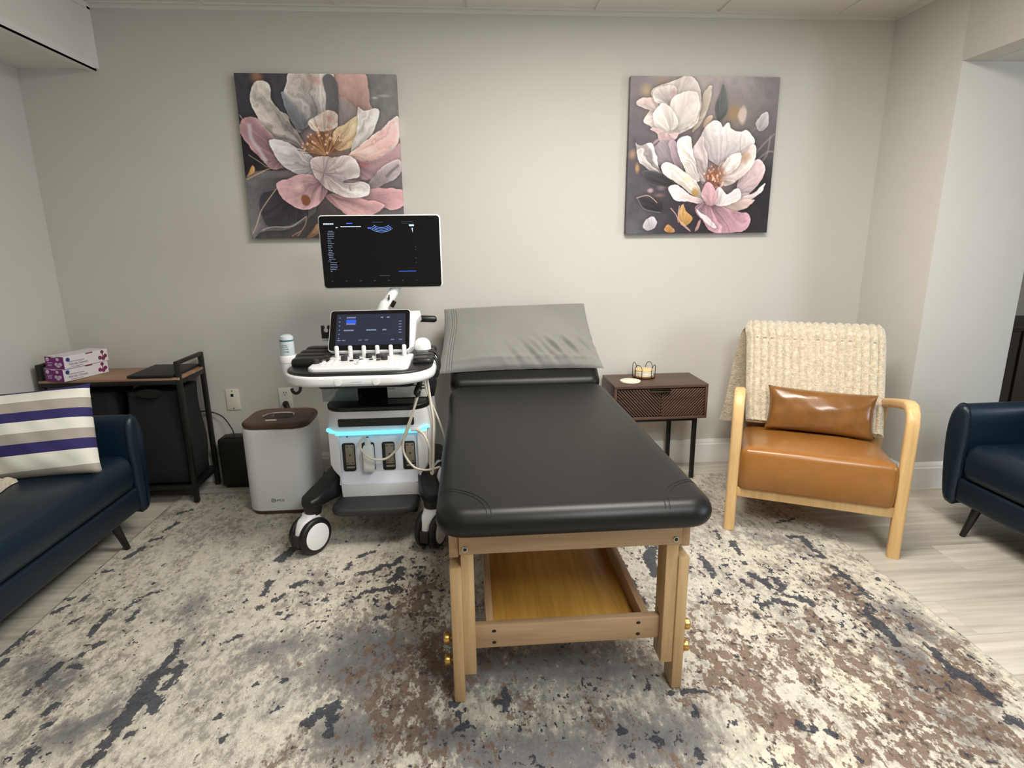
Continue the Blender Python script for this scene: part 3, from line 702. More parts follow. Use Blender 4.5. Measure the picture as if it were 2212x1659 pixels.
# ------------------------------------------------------------------ tan armchair
M_tan = mat('tan_leather', (152, 101, 46), .30, spec=.5, var=.10, vscale=9, bump=.16, bscale=240, bdist=.001, coat=.15, coat_r=.25)
M_tan2 = mat('tan_leather_cushion', (132, 88, 42), .24, spec=.55, var=.16, vscale=14, bump=.2, bscale=60, bdist=.002, coat=.25, coat_r=.2)
M_oak = wood('pale_oak', (196, 156, 100), (224, 188, 134), axis=2, scale=1.2, rough=.42)
M_fleece = mat('cream_fleece', (216, 202, 178), .95, spec=.1, var=.22, vscale=60, bump=.9, bscale=120, bdist=.007, sheen=.6)
CH = (1.40, 2.13, 0, -26.57)
def build_chair():
    t = thing('armchair', 'tan leather armchair with pale oak bent-wood arms in the right corner', 'armchair', CH[:3], CH[3])
    def fin(b, n, m, p=t, sm=45): return finish(b, n, m, p, sm, keep=True)
    for s in (-1, 1):
        x = s * .312; b = B()
        path = [(x, 0, RZT if s < 0 else 0.0), (x, .002, .12), (x, .004, .30), (x, .004, .50), (x, .006, .560), (x, .018, .592), (x, .046, .612), (x, .09, .612), (x, .20, .590), (x, .36, .552), (x, .52, .512), (x, .60, .492)]
        bar(b, path, .046, .040, .013, (1, 0, 0), n=4)
        arm = fin(b, 'arm_frame', M_oak)
        b = B(); bar(b, [(x, .53, .50), (x, .56, .30), (x, .62, .0)], .040, .038, .012, (1, 0, 0), n=4); fin(b, 'rear_leg', M_oak)
        b = B(); rbox(b, x - s * .036 - .011, x - s * .036 + .011, .0, .57, .165, .205, r=.004); fin(b, 'side_rail', M_oak)
    b = B(); rbox(b, -.291, .291, -.010, .016, .170, .214, r=.004); fin(b, 'front_rail', M_oak)
    b = B(); rbox(b, -.291, .291, .54, .566, .165, .205, r=.004); fin(b, 'rear_rail', M_oak)
    # seat cushion, crowned
    b = B()
    def seat_ring(z, d):
        return [(x, y, z - .10 * (y + .03) * (1 if z > .25 else 0) + (.012 * (1 - (x / .29) ** 2) if z > .37 else 0)) for x, y in rr_in(.578, .555, .03, 0, .2475, d)]
    loft(b, [seat_ring(.214, .012), seat_ring(.219, .004), seat_ring(.226, 0), seat_ring(.300, -.003), seat_ring(.370, 0), seat_ring(.384, .004), seat_ring(.394, .014), seat_ring(.400, .05), seat_ring(.404, .14), seat_ring(.406, .22)])
    fin(b, 'seat_cushion', M_tan, sm=60)
    b = B(); M = TR(0, .47, .335) @ RX(-19)
    prism(b, rrect(.565, .50, .05, 6, 0, .25), 0, .095, r=.03, seg=4, plane='XZ', M=M)
    fin(b, 'backrest', M_tan, sm=60)
    return t
build_chair()

def chair_M(): return TR(*CH[:3]) @ RZ(CH[3])
def build_throw():
    """ribbed fleece throw folded over the chair back"""
    b = B()
    A = 19
    # path in (y, z): front bottom -> up the front of the back -> over -> down behind
    pth = catmull([(.425, .385, 0), (.437, .40, 0), (.475, .52, 0), (.525, .66, 0), (.565, .775, 0), (.585, .812, 0), (.625, .828, 0), (.672, .815, 0), (.700, .77, 0), (.715, .66, 0), (.725, .50, 0), (.732, .36, 0), (.735, .285, 0)], 8)
    n = len(pth); NR = 18; nu = NR * 10
    nrm = []
    for i in range(n):
        tt = (pth[min(i + 1, n - 1)] - pth[max(i - 1, 0)]).normalized(); nrm.append(Vector((-tt.y, tt.x, 0)))
    rs = random.Random(3); tuft = [[rs.uniform(.7, 1.25) for _ in range(70)] for _ in range(NR)]
    def pos(u, v, s):
        k = v * (n - 1); i = min(int(k), n - 2); f = k - i
        p = pth[i].lerp(pth[i + 1], f); nn = nrm[i].lerp(nrm[i + 1], f).normalized()
        rr = u * NR; ri = min(int(rr), NR - 1); q = rr - ri
        h = .019 * math.sqrt(max(0, 1 - (2 * q - 1) ** 2)) ** .8
        tv = v * 60; ti = int(tv); h *= .70 + .42 * tuft[ri][ti % 70] * (math.sin((tv - ti) * math.pi)) ** .6
        off = (.012 + h) if s > 0 else 0
        xl, xr = -.315, .292
        front = max(0, 1 - v / .42)
        xl += .045 * front; xr += .020 * front
        if v > .58: xl -= .10 * (v - .58) / .42; 
        e = min(1, min(u, 1 - u) * 26); off = off * (.35 + .65 * e)
        wav = .006 * math.sin(7 * u + 9 * v) * (v < .4)
        if v > .62: wav = .012 * math.sin(11 * u + 1)
        return (xl + (xr - xl) * u, p.x + nn.x * off, p.y + nn.y * off + wav * .3 + (.012 * u if v > .9 else -.018 * u * front))
    for s in (1, -1):
        surf(b, lambda u, v: pos(u, v, s), nu if s > 0 else 40, 130 if s > 0 else 60)
    # rim
    for uu in (0, 1):
        surf(b, lambda u, v: pos(uu, v, 1 if u > .5 else -1), 2, 130)
    for vv in (0, 1):
        surf(b, lambda u, v: pos(v, vv, 1 if u > .5 else -1), 2, nu)
    b.transform(chair_M())
    o = finish(b, 'throw_blanket', M_fleece, None, 80); origin_to(o, (1.65, 2.62, .29))
    tag(o, 'cream ribbed fleece throw draped over the back of the tan armchair', 'blanket')
build_throw()
b = B(); pillow(b, .455, .205, .115, 40, 30, .06, M=chair_M() @ TR(.035, .385, .475) @ RY(1.5) @ RX(-17), wob=.0022, seed=4)
o = finish(b, 'lumbar_pillow', M_tan2, None, 80); origin_to(o, (1.55, 2.45, .38))
tag(o, 'small glossy tan leather lumbar pillow on the armchair seat', 'pillow')

# ------------------------------------------------------------------ navy sofas
M_navy = mat('navy_leather', (13, 31, 46), .36, spec=.45, var=.10, vscale=8, bump=.14, bscale=260, bdist=.001)
M_navyd = mat('navy_leather_base', (12, 28, 42), .42, spec=.4, var=.08, vscale=8, bump=.14, bscale=260, bdist=.001)
M_leg = mat('sofa_leg_black', (24, 20, 18), .4)
def build_sofa(name, label, sgn, XF, Y1, length, zs=1.0, lo=.17):
    """sofa along Y; sgn=+1: front faces +X.  XF front plane, Y1 outer face of the far arm"""
    X = lambda d: XF - sgn * d          # d = distance behind the front plane
    t = thing(name, label, 'sofa', (X(.4), Y1 - length / 2, 0))
    y0 = Y1 - length; D = .56
    outer = [(a_ * .60, z_) for a_, z_ in [(-.155, .125), (-.09, .118), (-.050, .150), (-.022, .24), (0, .36), (.002, .44), (-.012, .50), (-.045, .540), (-.085, .556), (-.125, .552), (-.158, .525), (-.170, .45), (-.168, .30), (-.163, .18)]]
    def arm(yc, flip):
        rings = []
        pr = [(p.x, p.y) for p in catmull([(a, c_, 0) for a, c_ in outer], 3, True)]
        for d, ins in ((0, .030), (.004, .014), (.012, .004), (.024, 0), (D - .01, 0), (D, .012)):
            q = inset(pr, ins) if ins else pr
            rings.append([(X(d - .01), yc + (a if not flip else -a), z * zs) for a, z in q])
        b = B(); loft(b, rings)
        o = finish(b, 'arm', M_navy, t, 50)
        b = B(); q = inset(pr, -.001)
        tube(b, [(X(.014), yc + (a if not flip else -a), z * zs) for a, z in q], .0022, 5, True); finish(b, 'piping', M_navyd, o)
    arm(Y1, False); arm(y0, True)
    ya, yb = y0 + .098, Y1 - .098
    b = B(); rbox(b, min(X(.0), X(.54)), max(X(.0), X(.54)), ya, yb, .14 * zs, .245 * zs, r=.016, seg=3); finish(b, 'base', M_navyd, t)
    half = (ya + yb) / 2
    b = B(); 
    def ring(z, d): return [(x, y, z) for x, y in rr_in(.50, yb - ya - .006, .05, X(.245), half, d)]
    loft(b, [ring(.245 * zs, .03), ring(.255 * zs, .008), ring(.28 * zs, 0), ring(.33 * zs, -.004), ring(.375 * zs, .006), ring(.395 * zs, .024), ring(.404 * zs, .06), ring(.408 * zs, .14), ring(.410 * zs, .22)])
    finish(b, 'seat_cushion', M_navy, t, 60)
    b = B(); M = TR(X(.425), half, .36 * zs) @ (RY(-6 * sgn))
    prism(b, rrect(.15, yb - ya + .02, .06, 6, 0, 0), 0, .26, r=.05, seg=5, M=M); finish(b, 'back_cushion', M_navy, t, 60)
    for yl, sy in ((y0 + lo, -1), (Y1 - lo, 1)):
        for d, sd in ((.05, -1), (.50, 1)):
            b = B(); tube(b, [(X(d), yl, .15), (X(d + sd * .03), yl + sy * .022, RZT if -1.51 < X(d + sd * .03) < 1.56 else 0)], [.019, .0115], 14); finish(b, 'leg', M_leg, t)
    return t
build_sofa('sofa', 'navy leather sofa with a striped pillow along the left wall', 1, -1.455, 2.548, 1.95, lo=.235)
build_sofa('sofa', 'navy leather sofa with splayed black legs at the right edge beyond the armchair', -1, 2.075, 2.275, 1.95, 1.02, lo=.175)

def stripes(name, stops):
    m = bpy.data.materials.new(name); t = NT(m)
    tc = t.new('ShaderNodeTexCoord'); sp = t.new('ShaderNodeSeparateXYZ'); t.link(tc.outputs['Object'], sp.inputs[0])
    mr = t.new('ShaderNodeMapRange'); mr.inputs[1].default_value = -.180; mr.inputs[2].default_value = .180; t.link(sp.outputs['Z'], mr.inputs[0])
    col = t.ramp(mr.outputs[0], [(p, lin(c)) for p, c in stops], 'CONSTANT')
    t.link(col, t.b.inputs['Base Color']); t.b.inputs['Roughness'].default_value = .85; t.b.inputs['Specular IOR Level'].default_value = .2
    t.bump(t.noise(t.coords((1, 1, 1)), 500, 2, .6), .25, .001)
    return m
W_, G_, P_ = (236, 234, 222), (176, 168, 158), (58, 52, 104)
seq = [G_, W_, P_, G_, W_, P_, G_, W_, P_, G_]
cuts = [0, .115, .285, .395, .505, .625, .725, .835, .935, .985]
M_strp = stripes('striped_cotton', [(p, c) for p, c in zip(cuts, seq)])
b = B(); pillow(b, .48, .352, .19, 40, 40, .05, wob=.007, seed=9)
for v in b.verts: v.co.x *= 1 - .05 * v.co.z / .176
o = finish(b, 'throw_pillow', M_strp, None, 80)
o.matrix_world = TR(-1.706, 2.245, .556) @ RZ(6) @ RY(-3.5) @ RX(-19)
tag(o, 'square throw pillow with white, grey and purple stripes on the left navy sofa', 'pillow')

def build_seat_throw():
    b = B(); NR = 9
    def f(u, v, s=1):
        q = (u * NR) % 1; h = .016 * math.sqrt(max(0, 1 - (2 * q - 1) ** 2)) + .003 * math.sin(40 * v + 9 * u)
        x = -1.955 + .27 * v; y = 1.80 + .33 * u
        z = .4135 + (h + .006 if s > 0 else 0) - (.01 * max(0, v - .9))
        return (x + .008 * math.sin(12 * u), y, z)
    surf(b, lambda u, v: f(u, v, 1), 90, 40); surf(b, lambda u, v: f(u, v, -1), 12, 12)
    for uu in (0, 1): surf(b, lambda u, v: f(uu, v, 1 if u > .5 else -1), 2, 40)
    for vv in (0, 1): surf(b, lambda u, v: f(v, vv, 1 if u > .5 else -1), 2, 90)
    o = finish(b, 'throw_blanket', M_fleece, None, 80); origin_to(o, (-1.8, 1.95, .4135))
    tag(o, 'cream knitted throw under the striped pillow on the left sofa', 'blanket')
build_seat_throw()

# ------------------------------------------------------------------ laundry cart in the left corner
M_ctop = wood('cart_top_wood', (128, 94, 74), (172, 138, 112), axis=0, scale=1.2, rough=.5)
M_bag = mat('charcoal_fabric', (40, 40, 40), .9, spec=.15, var=.08, vscale=25, bump=.5, bscale=600, bdist=.001)
M_blk2 = mat('black_powder_coat', (20, 19, 18), .5)
def build_cart():
    x0, x1, y0, y1, zt = -2.015, -1.376, 2.775, 3.045, .652
    t = thing('laundry_cart', 'black metal laundry cart with wooden top and charcoal fabric bags in the left corner', 'laundry cart', ((x0 + x1) / 2, (y0 + y1) / 2, 0))
    def part(nm, m, bx, r=.002, p=None):
        b = B(); rbox(b, *bx, r=r); return finish(b, nm, m, p or t)
    pw = .022
    for x in (x0, x1 - pw):
        for yv in (y0, y1 - pw):
            part('post', M_blk2, (x, x + pw, yv, yv + pw, .012 if yv < 2.9 else .0, .728))
        part('end_rail', M_blk2, (x, x + pw, y0 + pw, y1 - pw, .712, .728)); part('end_rail', M_blk2, (x, x + pw, y0 + pw, y1 - pw, .618, .640)); part('end_rail', M_blk2, (x, x + pw, y0 + pw, y1 - pw, .085, .105))
    for yv in (y0, y1 - pw):
        part('long_rail', M_blk2, (x0 + pw, x1 - pw, yv, yv + pw, .618, .640)); part('long_rail', M_blk2, (x0 + pw, x1 - pw, yv, yv + pw, .085, .105))
    part('wood_top', M_ctop, (x0 + .004, x1 - .002, y0 - .004, y1, .640, zt), .002)
    part('bottom_panel', M_blk2, (x0 + pw, x1 - pw, y0 + pw, y1 - pw, .088, .096))
    for i in range(2):
        xa = x0 + .035 + i * .315; xb = xa + .262
        b = B()
        def ring(z, g):
            out = []
            for x, y in rrect(xb - xa + g, y1 - y0 - .055 + g * .4, .03, 8, (xa + xb) / 2, (y0 + y1) / 2):
                out.append((x, y, z))
            return out
        rings = [ring(.108, -.02), ring(.115, 0)]
        for k in range(1, 9):
            z = .115 + k * .058; rings.append([(x + .004 * math.sin(31 * y + k), y + .006 * math.sin(38 * x + k * .7 + i), zz) for x, y, zz in ring(z, .012 * math.sin(k * .7))])
        loft(b, rings); finish(b, 'fabric_bag', M_bag, t, 60)
        b = B()
        for q in ((xa + .08, xb - .08),):
            disc(b, TR((xa + xb) / 2, y0 + .012, .575), .062, .022)
        finish(b, 'bag_handle_slot', M_dark, t)
    return t
build_cart()
# black lid lying on the cart top
b = B(); prism(b, [(-1.612, 2.768), (-1.405, 2.764), (-1.398, 2.80), (-1.40, 3.035), (-1.62, 3.038)], .655, .668, r=.003); 
o = finish(b, 'cart_lid', mat('lid_black', (26, 26, 25), .55, var=.1)); origin_to(o, (-1.51, 2.9, .655))
tag(o, 'flat black lid lying on the right end of the cart top', 'lid')

# glove boxes
M_carton = mat('carton_white', (226, 222, 226), .5, var=.02); M_purp = mat('carton_purple', (130, 28, 122), .5, var=.04)
M_pale = mat('print_pale', (224, 206, 226), .5); M_plum = mat('print_plum', (122, 40, 84), .5); M_blue = mat('print_blue', (44, 60, 118), .5); M_txt = mat('print_grey_violet', (130, 104, 128), .5)
def glove_box(k, label):
    W, L, H = .108, .225, .058
    z = .653 + k * (H + .001)
    t = thing('glove_box', label, 'box', (-1.972 + .010 * k + (.0), 2.772, z), -19.0 + 1.2 * k, 'disposable glove boxes on the cart')
    F = lambda b, n, m, p=t: finish(b, n, m, p, 30, keep=True)
    # local: x to the right along the purple end, y away along the white side
    b = B(); rbox(b, 0, W, 0, L, 0, H, r=.0012, seg=1); body = F(b, 'carton', M_carton)
    b = B(); rbox(b, .0006, W - .0006, -.0005, .004, .0006, H - .0006); end = F(b, 'end_panel', M_purp)
    b = B()
    disc(b, TR(.016, -.0007, .045), .010, .009)
    for dx, dz, r in ((.074, .046, .009), (.064, .022, .010), (.074, .016, .011), (.086, .022, .010)): disc(b, TR(dx, -.0007, dz), r, r * .8)
    rbox(b, .040, .066, -.0012, -.0006, .053, .0575)
    for i, wd in enumerate((.030, .026, .024)): rbox(b, .012, .012 + wd, -.0012, -.0006, .028 - i * .007, .0305 - i * .007)
    F(b, 'end_print', M_pale, end)
    S = TR(W + .0005, 0, 0) @ RZ(90)       # side face frame: local x runs along the box, -y faces out
    b = B(); disc(b, S @ TR(.020, -.0002, .042), .0095, .0095); F(b, 'logo', M_blue, body)
    b = B()
    for dx, dz, r in ((.195, .047, .0085), (.180, .021, .0095), (.197, .016, .0095), (.209, .026, .0095)): disc(b, S @ TR(dx, -.0002, dz), r, r)
    tube(b, [S @ Vector((.195, -.0004, .044)), S @ Vector((.196, -.0004, .02))], .002, 5)
    rbox(b, .11, .145, -.0008, -.0002, .052, .0575, M=S); F(b, 'side_print', M_plum, body)
    b = B(); text_bm(b, 'Nitrile Gloves', .0165, S @ TR(.022, -.0003, .014) @ RX(90), .0002)
    rbox(b, .022, .10, -.0006, -.0002, .030, .0325, M=S); rbox(b, .03, .09, -.0006, -.0002, .006, .008, M=S); F(b, 'side_lettering', M_txt, body)
    return t
glove_box(0, 'lower purple and white glove box of the stack on the cart')
glove_box(1, 'upper purple and white glove box of the stack on the cart')

# black speaker box by the cart
def build_sub():
    x0, x1, y0, y1, z1 = -1.335, -1.125, 2.965, 3.068, .275
    t = thing('subwoofer', 'black box on the floor between the laundry cart and white bin', 'speaker', ((x0 + x1) / 2, (y0 + y1) / 2, 0))
    b = B(); rbox(b, x0, x1, y0, y1, .012, z1, r=.014, seg=3); finish(b, 'cabinet', M_blk2, t)
    b = B(); rbox(b, x0 + .015, x1 - .015, y0 + .012, y1 - .01, 0, .014); finish(b, 'plinth', M_blk, t)
    b = B(); rbox(b, x0 + .03, x1 - .03, y0 + .015, y1 - .015, z1 - .001, z1 + .004, r=.002); finish(b, 'top_panel', M_blk, t)
    return t
SUB = build_sub()
b = B(); tube(b, catmull([(-1.62, 3.075, .45), (-1.48, 3.072, .405), (-1.40, 3.07, .40), (-1.33, 3.062, .37), (-1.285, 3.045, .31), (-1.27, 3.03, .281)], 6), .003, 8)
finish(b, 'power_cord', M_blk, SUB)

# wall plates
M_plate = mat('plate_ivory', (226, 222, 208), .4, var=.01); M_platew = mat('plate_white', (236, 236, 232), .35, var=.01)
def plates():
    t = thing('data_jack_plate', 'ivory wall plate with a single black data jack near the cart', 'wall plate', (-1.275, YB, .457))
    b = B(); rbox(b, -1.310, -1.240, YB - .006, YB, .400, .514, r=.002); finish(b, 'plate', M_plate, t)
    b = B(); rbox(b, -1.283, -1.269, YB - .008, YB - .004, .474, .489); finish(b, 'jack', M_dark, t)
    for z in (.505, .409):
        b = B(); disc(b, TR(-1.275, YB - .006, z), .003); finish(b, 'screw', M_dark, t)
    t = thing('power_outlet', 'white double wall outlet with a black plug behind the white bin', 'outlet', (-1.0, YB, .457))
    b = B(); rbox(b, -1.035, -.965, YB - .006, YB, .400, .514, r=.002); finish(b, 'plate', M_platew, t)
    for z in (.484, .430):
        b = B(); prism(b, rrect(.034, .028, .012, 5, -1.0, z), YB - .008, YB - .005, plane='XZ'); rc = finish(b, 'receptacle', M_platew, t)
        b = B(); rbox(b, -1.008, -1.005, YB - .0086, YB - .007, z - .001, z + .008); rbox(b, -.995, -.992, YB - .0086, YB - .007, z - .001, z + .008); disc(b, TR(-1.0, YB - .008, z - .008), .0025); finish(b, 'slots', M_dark, rc)
    t = thing('plug_cord', 'black plug and cord hanging from the white wall outlet', 'plug', (-1.0, YB - .03, .43))
    b = B(); tube(b, [(-1.0, YB - .008, .430), (-.999, YB - .02, .429), (-.990, YB - .036, .422), (-.978, YB - .045, .408), (-.968, YB - .048, .392)], [.014, .0165, .0155, .010, .005], 12); finish(b, 'plug', M_blk, t)
    b = B(); tube(b, catmull([(-.969, YB - .048, .394), (-.955, YB - .045, .36), (-.94, YB - .03, .25), (-.90, YB - .03, .12), (-.82, YB - .035, .03), (-.70, YB - .05, .012), (-.55, YB - .10, .012)], 5), .0035, 8); finish(b, 'cord', M_blk, t)
plates()

# dark cabinet standing in the passage beyond the right-hand sofa
def dark_cabinet():
    t = thing('dark_cabinet', 'dark brown cabinet beyond the alcove wall at the right edge', 'cabinet', (3.2, 3.25, 0))
    M_es = wood('espresso', (30, 22, 18), (48, 36, 30), axis=2, scale=1, rough=.5)
    b = B(); rbox(b, 2.72, 3.68, 3.12, 3.5, .05, .735, r=.003); finish(b, 'body', M_es, t)
    b = B(); rbox(b, 2.70, 3.70, 3.10, 3.52, .735, .755, r=.003); finish(b, 'top', M_es, t)
    for i in range(2):
        b = B(); rbox(b, 2.735 + i * .475, 3.19 + i * .475, 3.102, 3.121, .07, .72, r=.003); d = finish(b, 'door', M_es, t)
    for x in (2.75, 3.65):
        for yv in (3.15, 3.47):
            b = B(); rbox(b, x - .02, x + .02, yv - .02, yv + .02, 0, .05); finish(b, 'foot', M_es, t)
dark_cabinet()
# ------------------------------------------------------------------ ultrasound machine
M_usw = mat('device_white', (232, 232, 232), .35, spec=.5, var=.01)
M_usl = mat('device_lilac_white', (228, 231, 242), .4, var=.01)
M_usg = mat('device_pale_grey', (226, 226, 230), .42, var=.01)
M_usb = mat('device_black', (20, 19, 20), .42, var=.04)
M_rub = mat('device_rubber', (44, 43, 44), .6, var=.05, bump=.1, bscale=400)
M_scr = mat('screen_glass', (6, 6, 8), .08, spec=.5, var=0)
M_cyan = mat('light_strip_cyan', (120, 220, 240), .4, emit=(110, 214, 236), estr=.7, var=0)
M_conn = mat('connector_taupe', (134, 126, 110), .5, var=.06, vscale=60); M_cond = mat('connector_dark', (60, 56, 48), .6)
M_cord = mat('cable_ivory', (222, 216, 200), .45, var=.02)
def emis(name, c, s):
    if name in MATS: return MATS[name]
    m = bpy.data.materials.new(name); t = NT(m); t.b.inputs['Base Color'].default_value = (0, 0, 0, 1)
    v = t.noise(t.coords((1, 1, 1)), 900, 1, .5)
    t.link(t.ramp(v, [(.2, lin(tuple(x * .8 for x in c))), (.8, lin(c))]), t.b.inputs['Emission Color'])
    t.b.inputs['Emission Strength'].default_value = s; t.b.inputs['Roughness'].default_value = .2
    MATS[name] = m; return m
E_dim = emis('ui_dim', (70, 80, 100), .5); E_txt = emis('ui_text', (120, 130, 160), .8); E_hi = emis('ui_bright', (200, 220, 250), 1.0)
E_blue = emis('ui_blue', (70, 110, 230), 1.0); E_arc = emis('ui_arc', (120, 160, 250), 1.0); E_navy = emis('ui_navy', (30, 34, 96), .8); E_pan = emis('ui_panel', (40, 44, 60), .75)

us = thing('ultrasound_machine', 'white and black ultrasound machine on casters with two dark screens', 'ultrasound machine', (-.40, 2.50, RZT))
def U(b, n, m, p=None, sm=40): return finish(b, n, m, p or us, sm)

def build_us():
    # --- lower body
    cx, yf = -.402, 2.385
    def sec(z, w, y0, y1, r): return [(x, y, z) for x, y in rrect(w, y1 - y0, r, 7, cx, (y0 + y1) / 2)]
    b = B(); loft(b, [sec(.150, .345, 2.395, 2.80, .035), sec(.165, .352, yf, 2.81, .035), sec(.262, .362, yf, 2.81, .035), sec(.290, .385, yf, 2.82, .04), sec(.318, .424, yf, 2.83, .045),
                      sec(.340, .440, yf, 2.83, .045), sec(.470, .446, yf - .003, 2.83, .055), sec(.490, .446, yf - .014, 2.83, .07), sec(.562, .440, yf - .020, 2.82, .085), sec(.572, .434, yf - .016, 2.815, .083)])
    U(b, 'body', M_usg, sm=50)
    # bay surround standing proud of the connector panel
    ox = [(cx + x, z) for x, z in [(-.219, .495), (-.222, .34), (-.208, .313), (-.180, .285), (-.180, .168), (.180, .168), (.180, .285), (.208, .313), (.222, .34), (.219, .495)]]
    b = B()
    # lower lip and cheeks (closed outlines)
    def ccw(q): return q if sum(q[i - 1][0] * q[i][1] - q[i][0] * q[i - 1][1] for i in range(len(q))) > 0 else q[::-1]
    lip = [(cx - .168, .164), (cx + .168, .164), (cx + .172, .250), (cx - .172, .250)]
    prism(b, ccw(lip), yf - .022, yf + .02, r=0, plane='XZ', rb=.006)
    U(b, 'lower_fascia', M_usg, sm=40)
    for s in (-1, 1):
        q = [(cx + s * .164, .270), (cx + s * .164, .478), (cx + s * .206, .482), (cx + s * .207, .345), (cx + s * .196, .318), (cx + s * .174, .288), (cx + s * .172, .248), (cx + s * .138, .248), (cx + s * .152, .253), (cx + s * .160, .260)]
        b = B(); prism(b, ccw(q), yf - .022, yf + .09, r=0, plane='XZ', rb=.004); U(b, 'side_fascia', M_usg, sm=30)
    b = B(); rbox(b, cx - .176, cx + .176, yf - .004, yf + .004, .235, .49, r=.002); pan = U(b, 'connector_panel', M_usl)
    # sloped shelf under the ports
    b = B(); loft(b, [[(x, yf - .003, .304), (x, yf - .007, .284), (x, yf - .013, .266), (x, yf - .0215, .249), (x, yf + .01, .240)] for x in (cx - .176, cx + .176)]); U(b, 'bay_ledge', M_usl, sm=50)
    b = B(); prism(b, rrect(.316, .034, .006, 4, -.406, .526), yf - .0215, yf - .010, plane='XZ', r=.001); U(b, 'drive_slot', M_usb)
    # glowing strip with flared ends
    b = B()
    pts = [(-.620, .484), (-.604, .481), (-.575, .472), (-.50, .4725), (-.40, .4735), (-.30, .4745), (-.235, .4755), (-.205, .485), (-.185, .489), (-.188, .496), (-.210, .497), (-.24, .488), (-.40, .4845), (-.575, .4835), (-.610, .494), (-.622, .493)]
    prism(b, ccw(pts), yf - .0275, yf - .004, plane='XZ', r=.0015)
    for v in b.verts: v.co.y += max(0, abs(v.co.x - cx) - .155) ** 2 * 7.0
    U(b, 'light_strip', M_cyan)
    # ports
    for i, x in enumerate((-.533, -.450, -.365, -.278)):
        b = B(); prism(b, rrect(.054, .128, .010, 4, x, .368), yf - .007, yf - .003, plane='XZ', r=.001); p = U(b, 'probe_port', M_usb)
        b = B(); rbox(b, x - .013, x + .023, yf - .0085, yf - .006, .334, .424, r=.0008); U(b, 'port_plate', M_conn, p)
        b = B(); rbox(b, x - .013, x + .023, yf - .0085, yf - .006, .318, .327, r=.0008); U(b, 'port_bar', M_conn, p)
        b = B()
        for dx in (-.006, .016):
            rbox(b, x + dx - .005, x + dx + .005, yf - .0092, yf - .008, .414, .417); rbox(b, x + dx - .005, x + dx + .005, yf - .0092, yf - .008, .341, .344)
        rbox(b, x + .001, x + .009, yf - .0092, yf - .008, .374, .382); U(b, 'port_detail', M_cond, p)
    b = B(); tube(b, [(-.412 + .009 * math.cos(a * math.pi / 10), yf - .0045, .462 + .009 * math.sin(a * math.pi / 10)) for a in range(20)], .0014, 6, True); U(b, 'panel_ring', M_usg, pan)
    b = B(); disc(b, TR(-.535, yf - .004, .460), .0035); U(b, 'indicator', M_blue, pan)
    # foot rest
    b = B(); prism(b, [(x - .012 * (y < 2.30), y) for x, y in rrect(.352, .155, (.02, .02, .06, .06), 6, -.412, 2.312)], .158, .193, r=.014, seg=4, rb=.012); U(b, 'foot_rest', M_rub, sm=50)
    b = B(); rbox(b, -.55, -.25, 2.34, 2.78, .115, .160, r=.01); U(b, 'chassis', M_usb)
    # casters
    def caster(x, y, arm0, nrm, locked=True):
        n = Vector((nrm[0], nrm[1], 0)).normalized(); tdir = Vector((-n.y, n.x, 0))
        ax, ay, az = arm0
        b = B()
        d = Vector((x - ax, y - ay, 0)); L = d.length; d.normalize(); sd = Vector((-d.y, d.x, 0))
        rings = []
        for q, wv, z0, z1 in ((-.02, .030, .165, .300), (.02, .038, .172, .304), (L * .5, .040, .190, .280), (L * .85, .044, .200, .258), (L + .012, .041, .203, .250), (L + .036, .026, .208, .242)):
            c = Vector((ax, ay, 0)) + d * q
            rings.append([tuple(c + sd * a + Vector((0, 0, zz))) for a, zz in rrect(2 * wv, z1 - z0, .016, 4, 0, (z0 + z1) / 2)])
        loft(b, rings); arm = U(b, 'caster_arm', M_usb, sm=50)
        b = B(); lathe(b, [(.033, .172), (.033, .186), (.037, .189), (.037, .212)], 24, TR(x, y, 0)); U(b, 'swivel_hub', M_usb, arm)
        # fork follows the wheels
        fork = B(); c = Vector((x, y, 0)) - tdir * .012
        rings = []
        for z, wv, l in ((.178, .030, .030), (.168, .031, .034), (.158, .029, .042), (.146, .024, .052), (.130, .0165, .062), (.105, .0165, .068), (.07, .016, .03)):
            rings.append([tuple(c - tdir * (.0 if z > .165 else .012) + n * a + tdir * q + Vector((0, 0, z))) for a, q in rrect(2 * wv, 2 * l, min(wv, l) * .7, 5)])
        loft(fork, rings); U(fork, 'fork', M_usw, arm, 50)
        zc = .077 + RZT
        for s in (-1, 1):
            b = B(); M = Matrix.Translation(c - tdir * .012 + n * (s * .032) + Vector((0, 0, zc))) @ n.to_track_quat('Z', 'Y').to_matrix().to_4x4()
            lathe(b, [(.050, -.014), (.068, -.014), (.0755, -.008), (.077, 0), (.0755, .008), (.070, .013), (.062, .0145), (.058, .0145), (.03, .0135)] if s > 0 else [(.03, -.0135), (.058, -.0145), (.062, -.0145), (.070, -.013), (.0755, -.008), (.077, 0), (.0755, .008), (.068, .014), (.05, .014)], 40, M); wl = U(b, 'wheel', M_usb, arm, 40)
            b = B(); lathe(b, [(.0565, .013 * s), (.0565, .0155 * s), (.054, .0165 * s), (.02, .0172 * s)], 40, M); U(b, 'hubcap', M_usw, arm, 30)
        b = B(); rbox(b, -.020, .020, -.088, -.060, .045, .098, r=.006, M=Matrix.Translation(c + Vector((0, 0, RZT))) @ Matrix.Rotation(math.atan2(n.y, n.x), 4, 'Z') @ RZ(0))
        U(b, 'brake_pedal', M_rub, arm)
    caster(-.672, 2.265, (-.595, 2.46, 0), (.80, -.60))
    caster(-.178, 2.265, (-.225, 2.46, 0), (.93, -.36))
    caster(-.63, 2.83, (-.58, 2.72, 0), (.8, -.6)); caster(-.20, 2.84, (-.24, 2.72, 0), (.9, -.4))

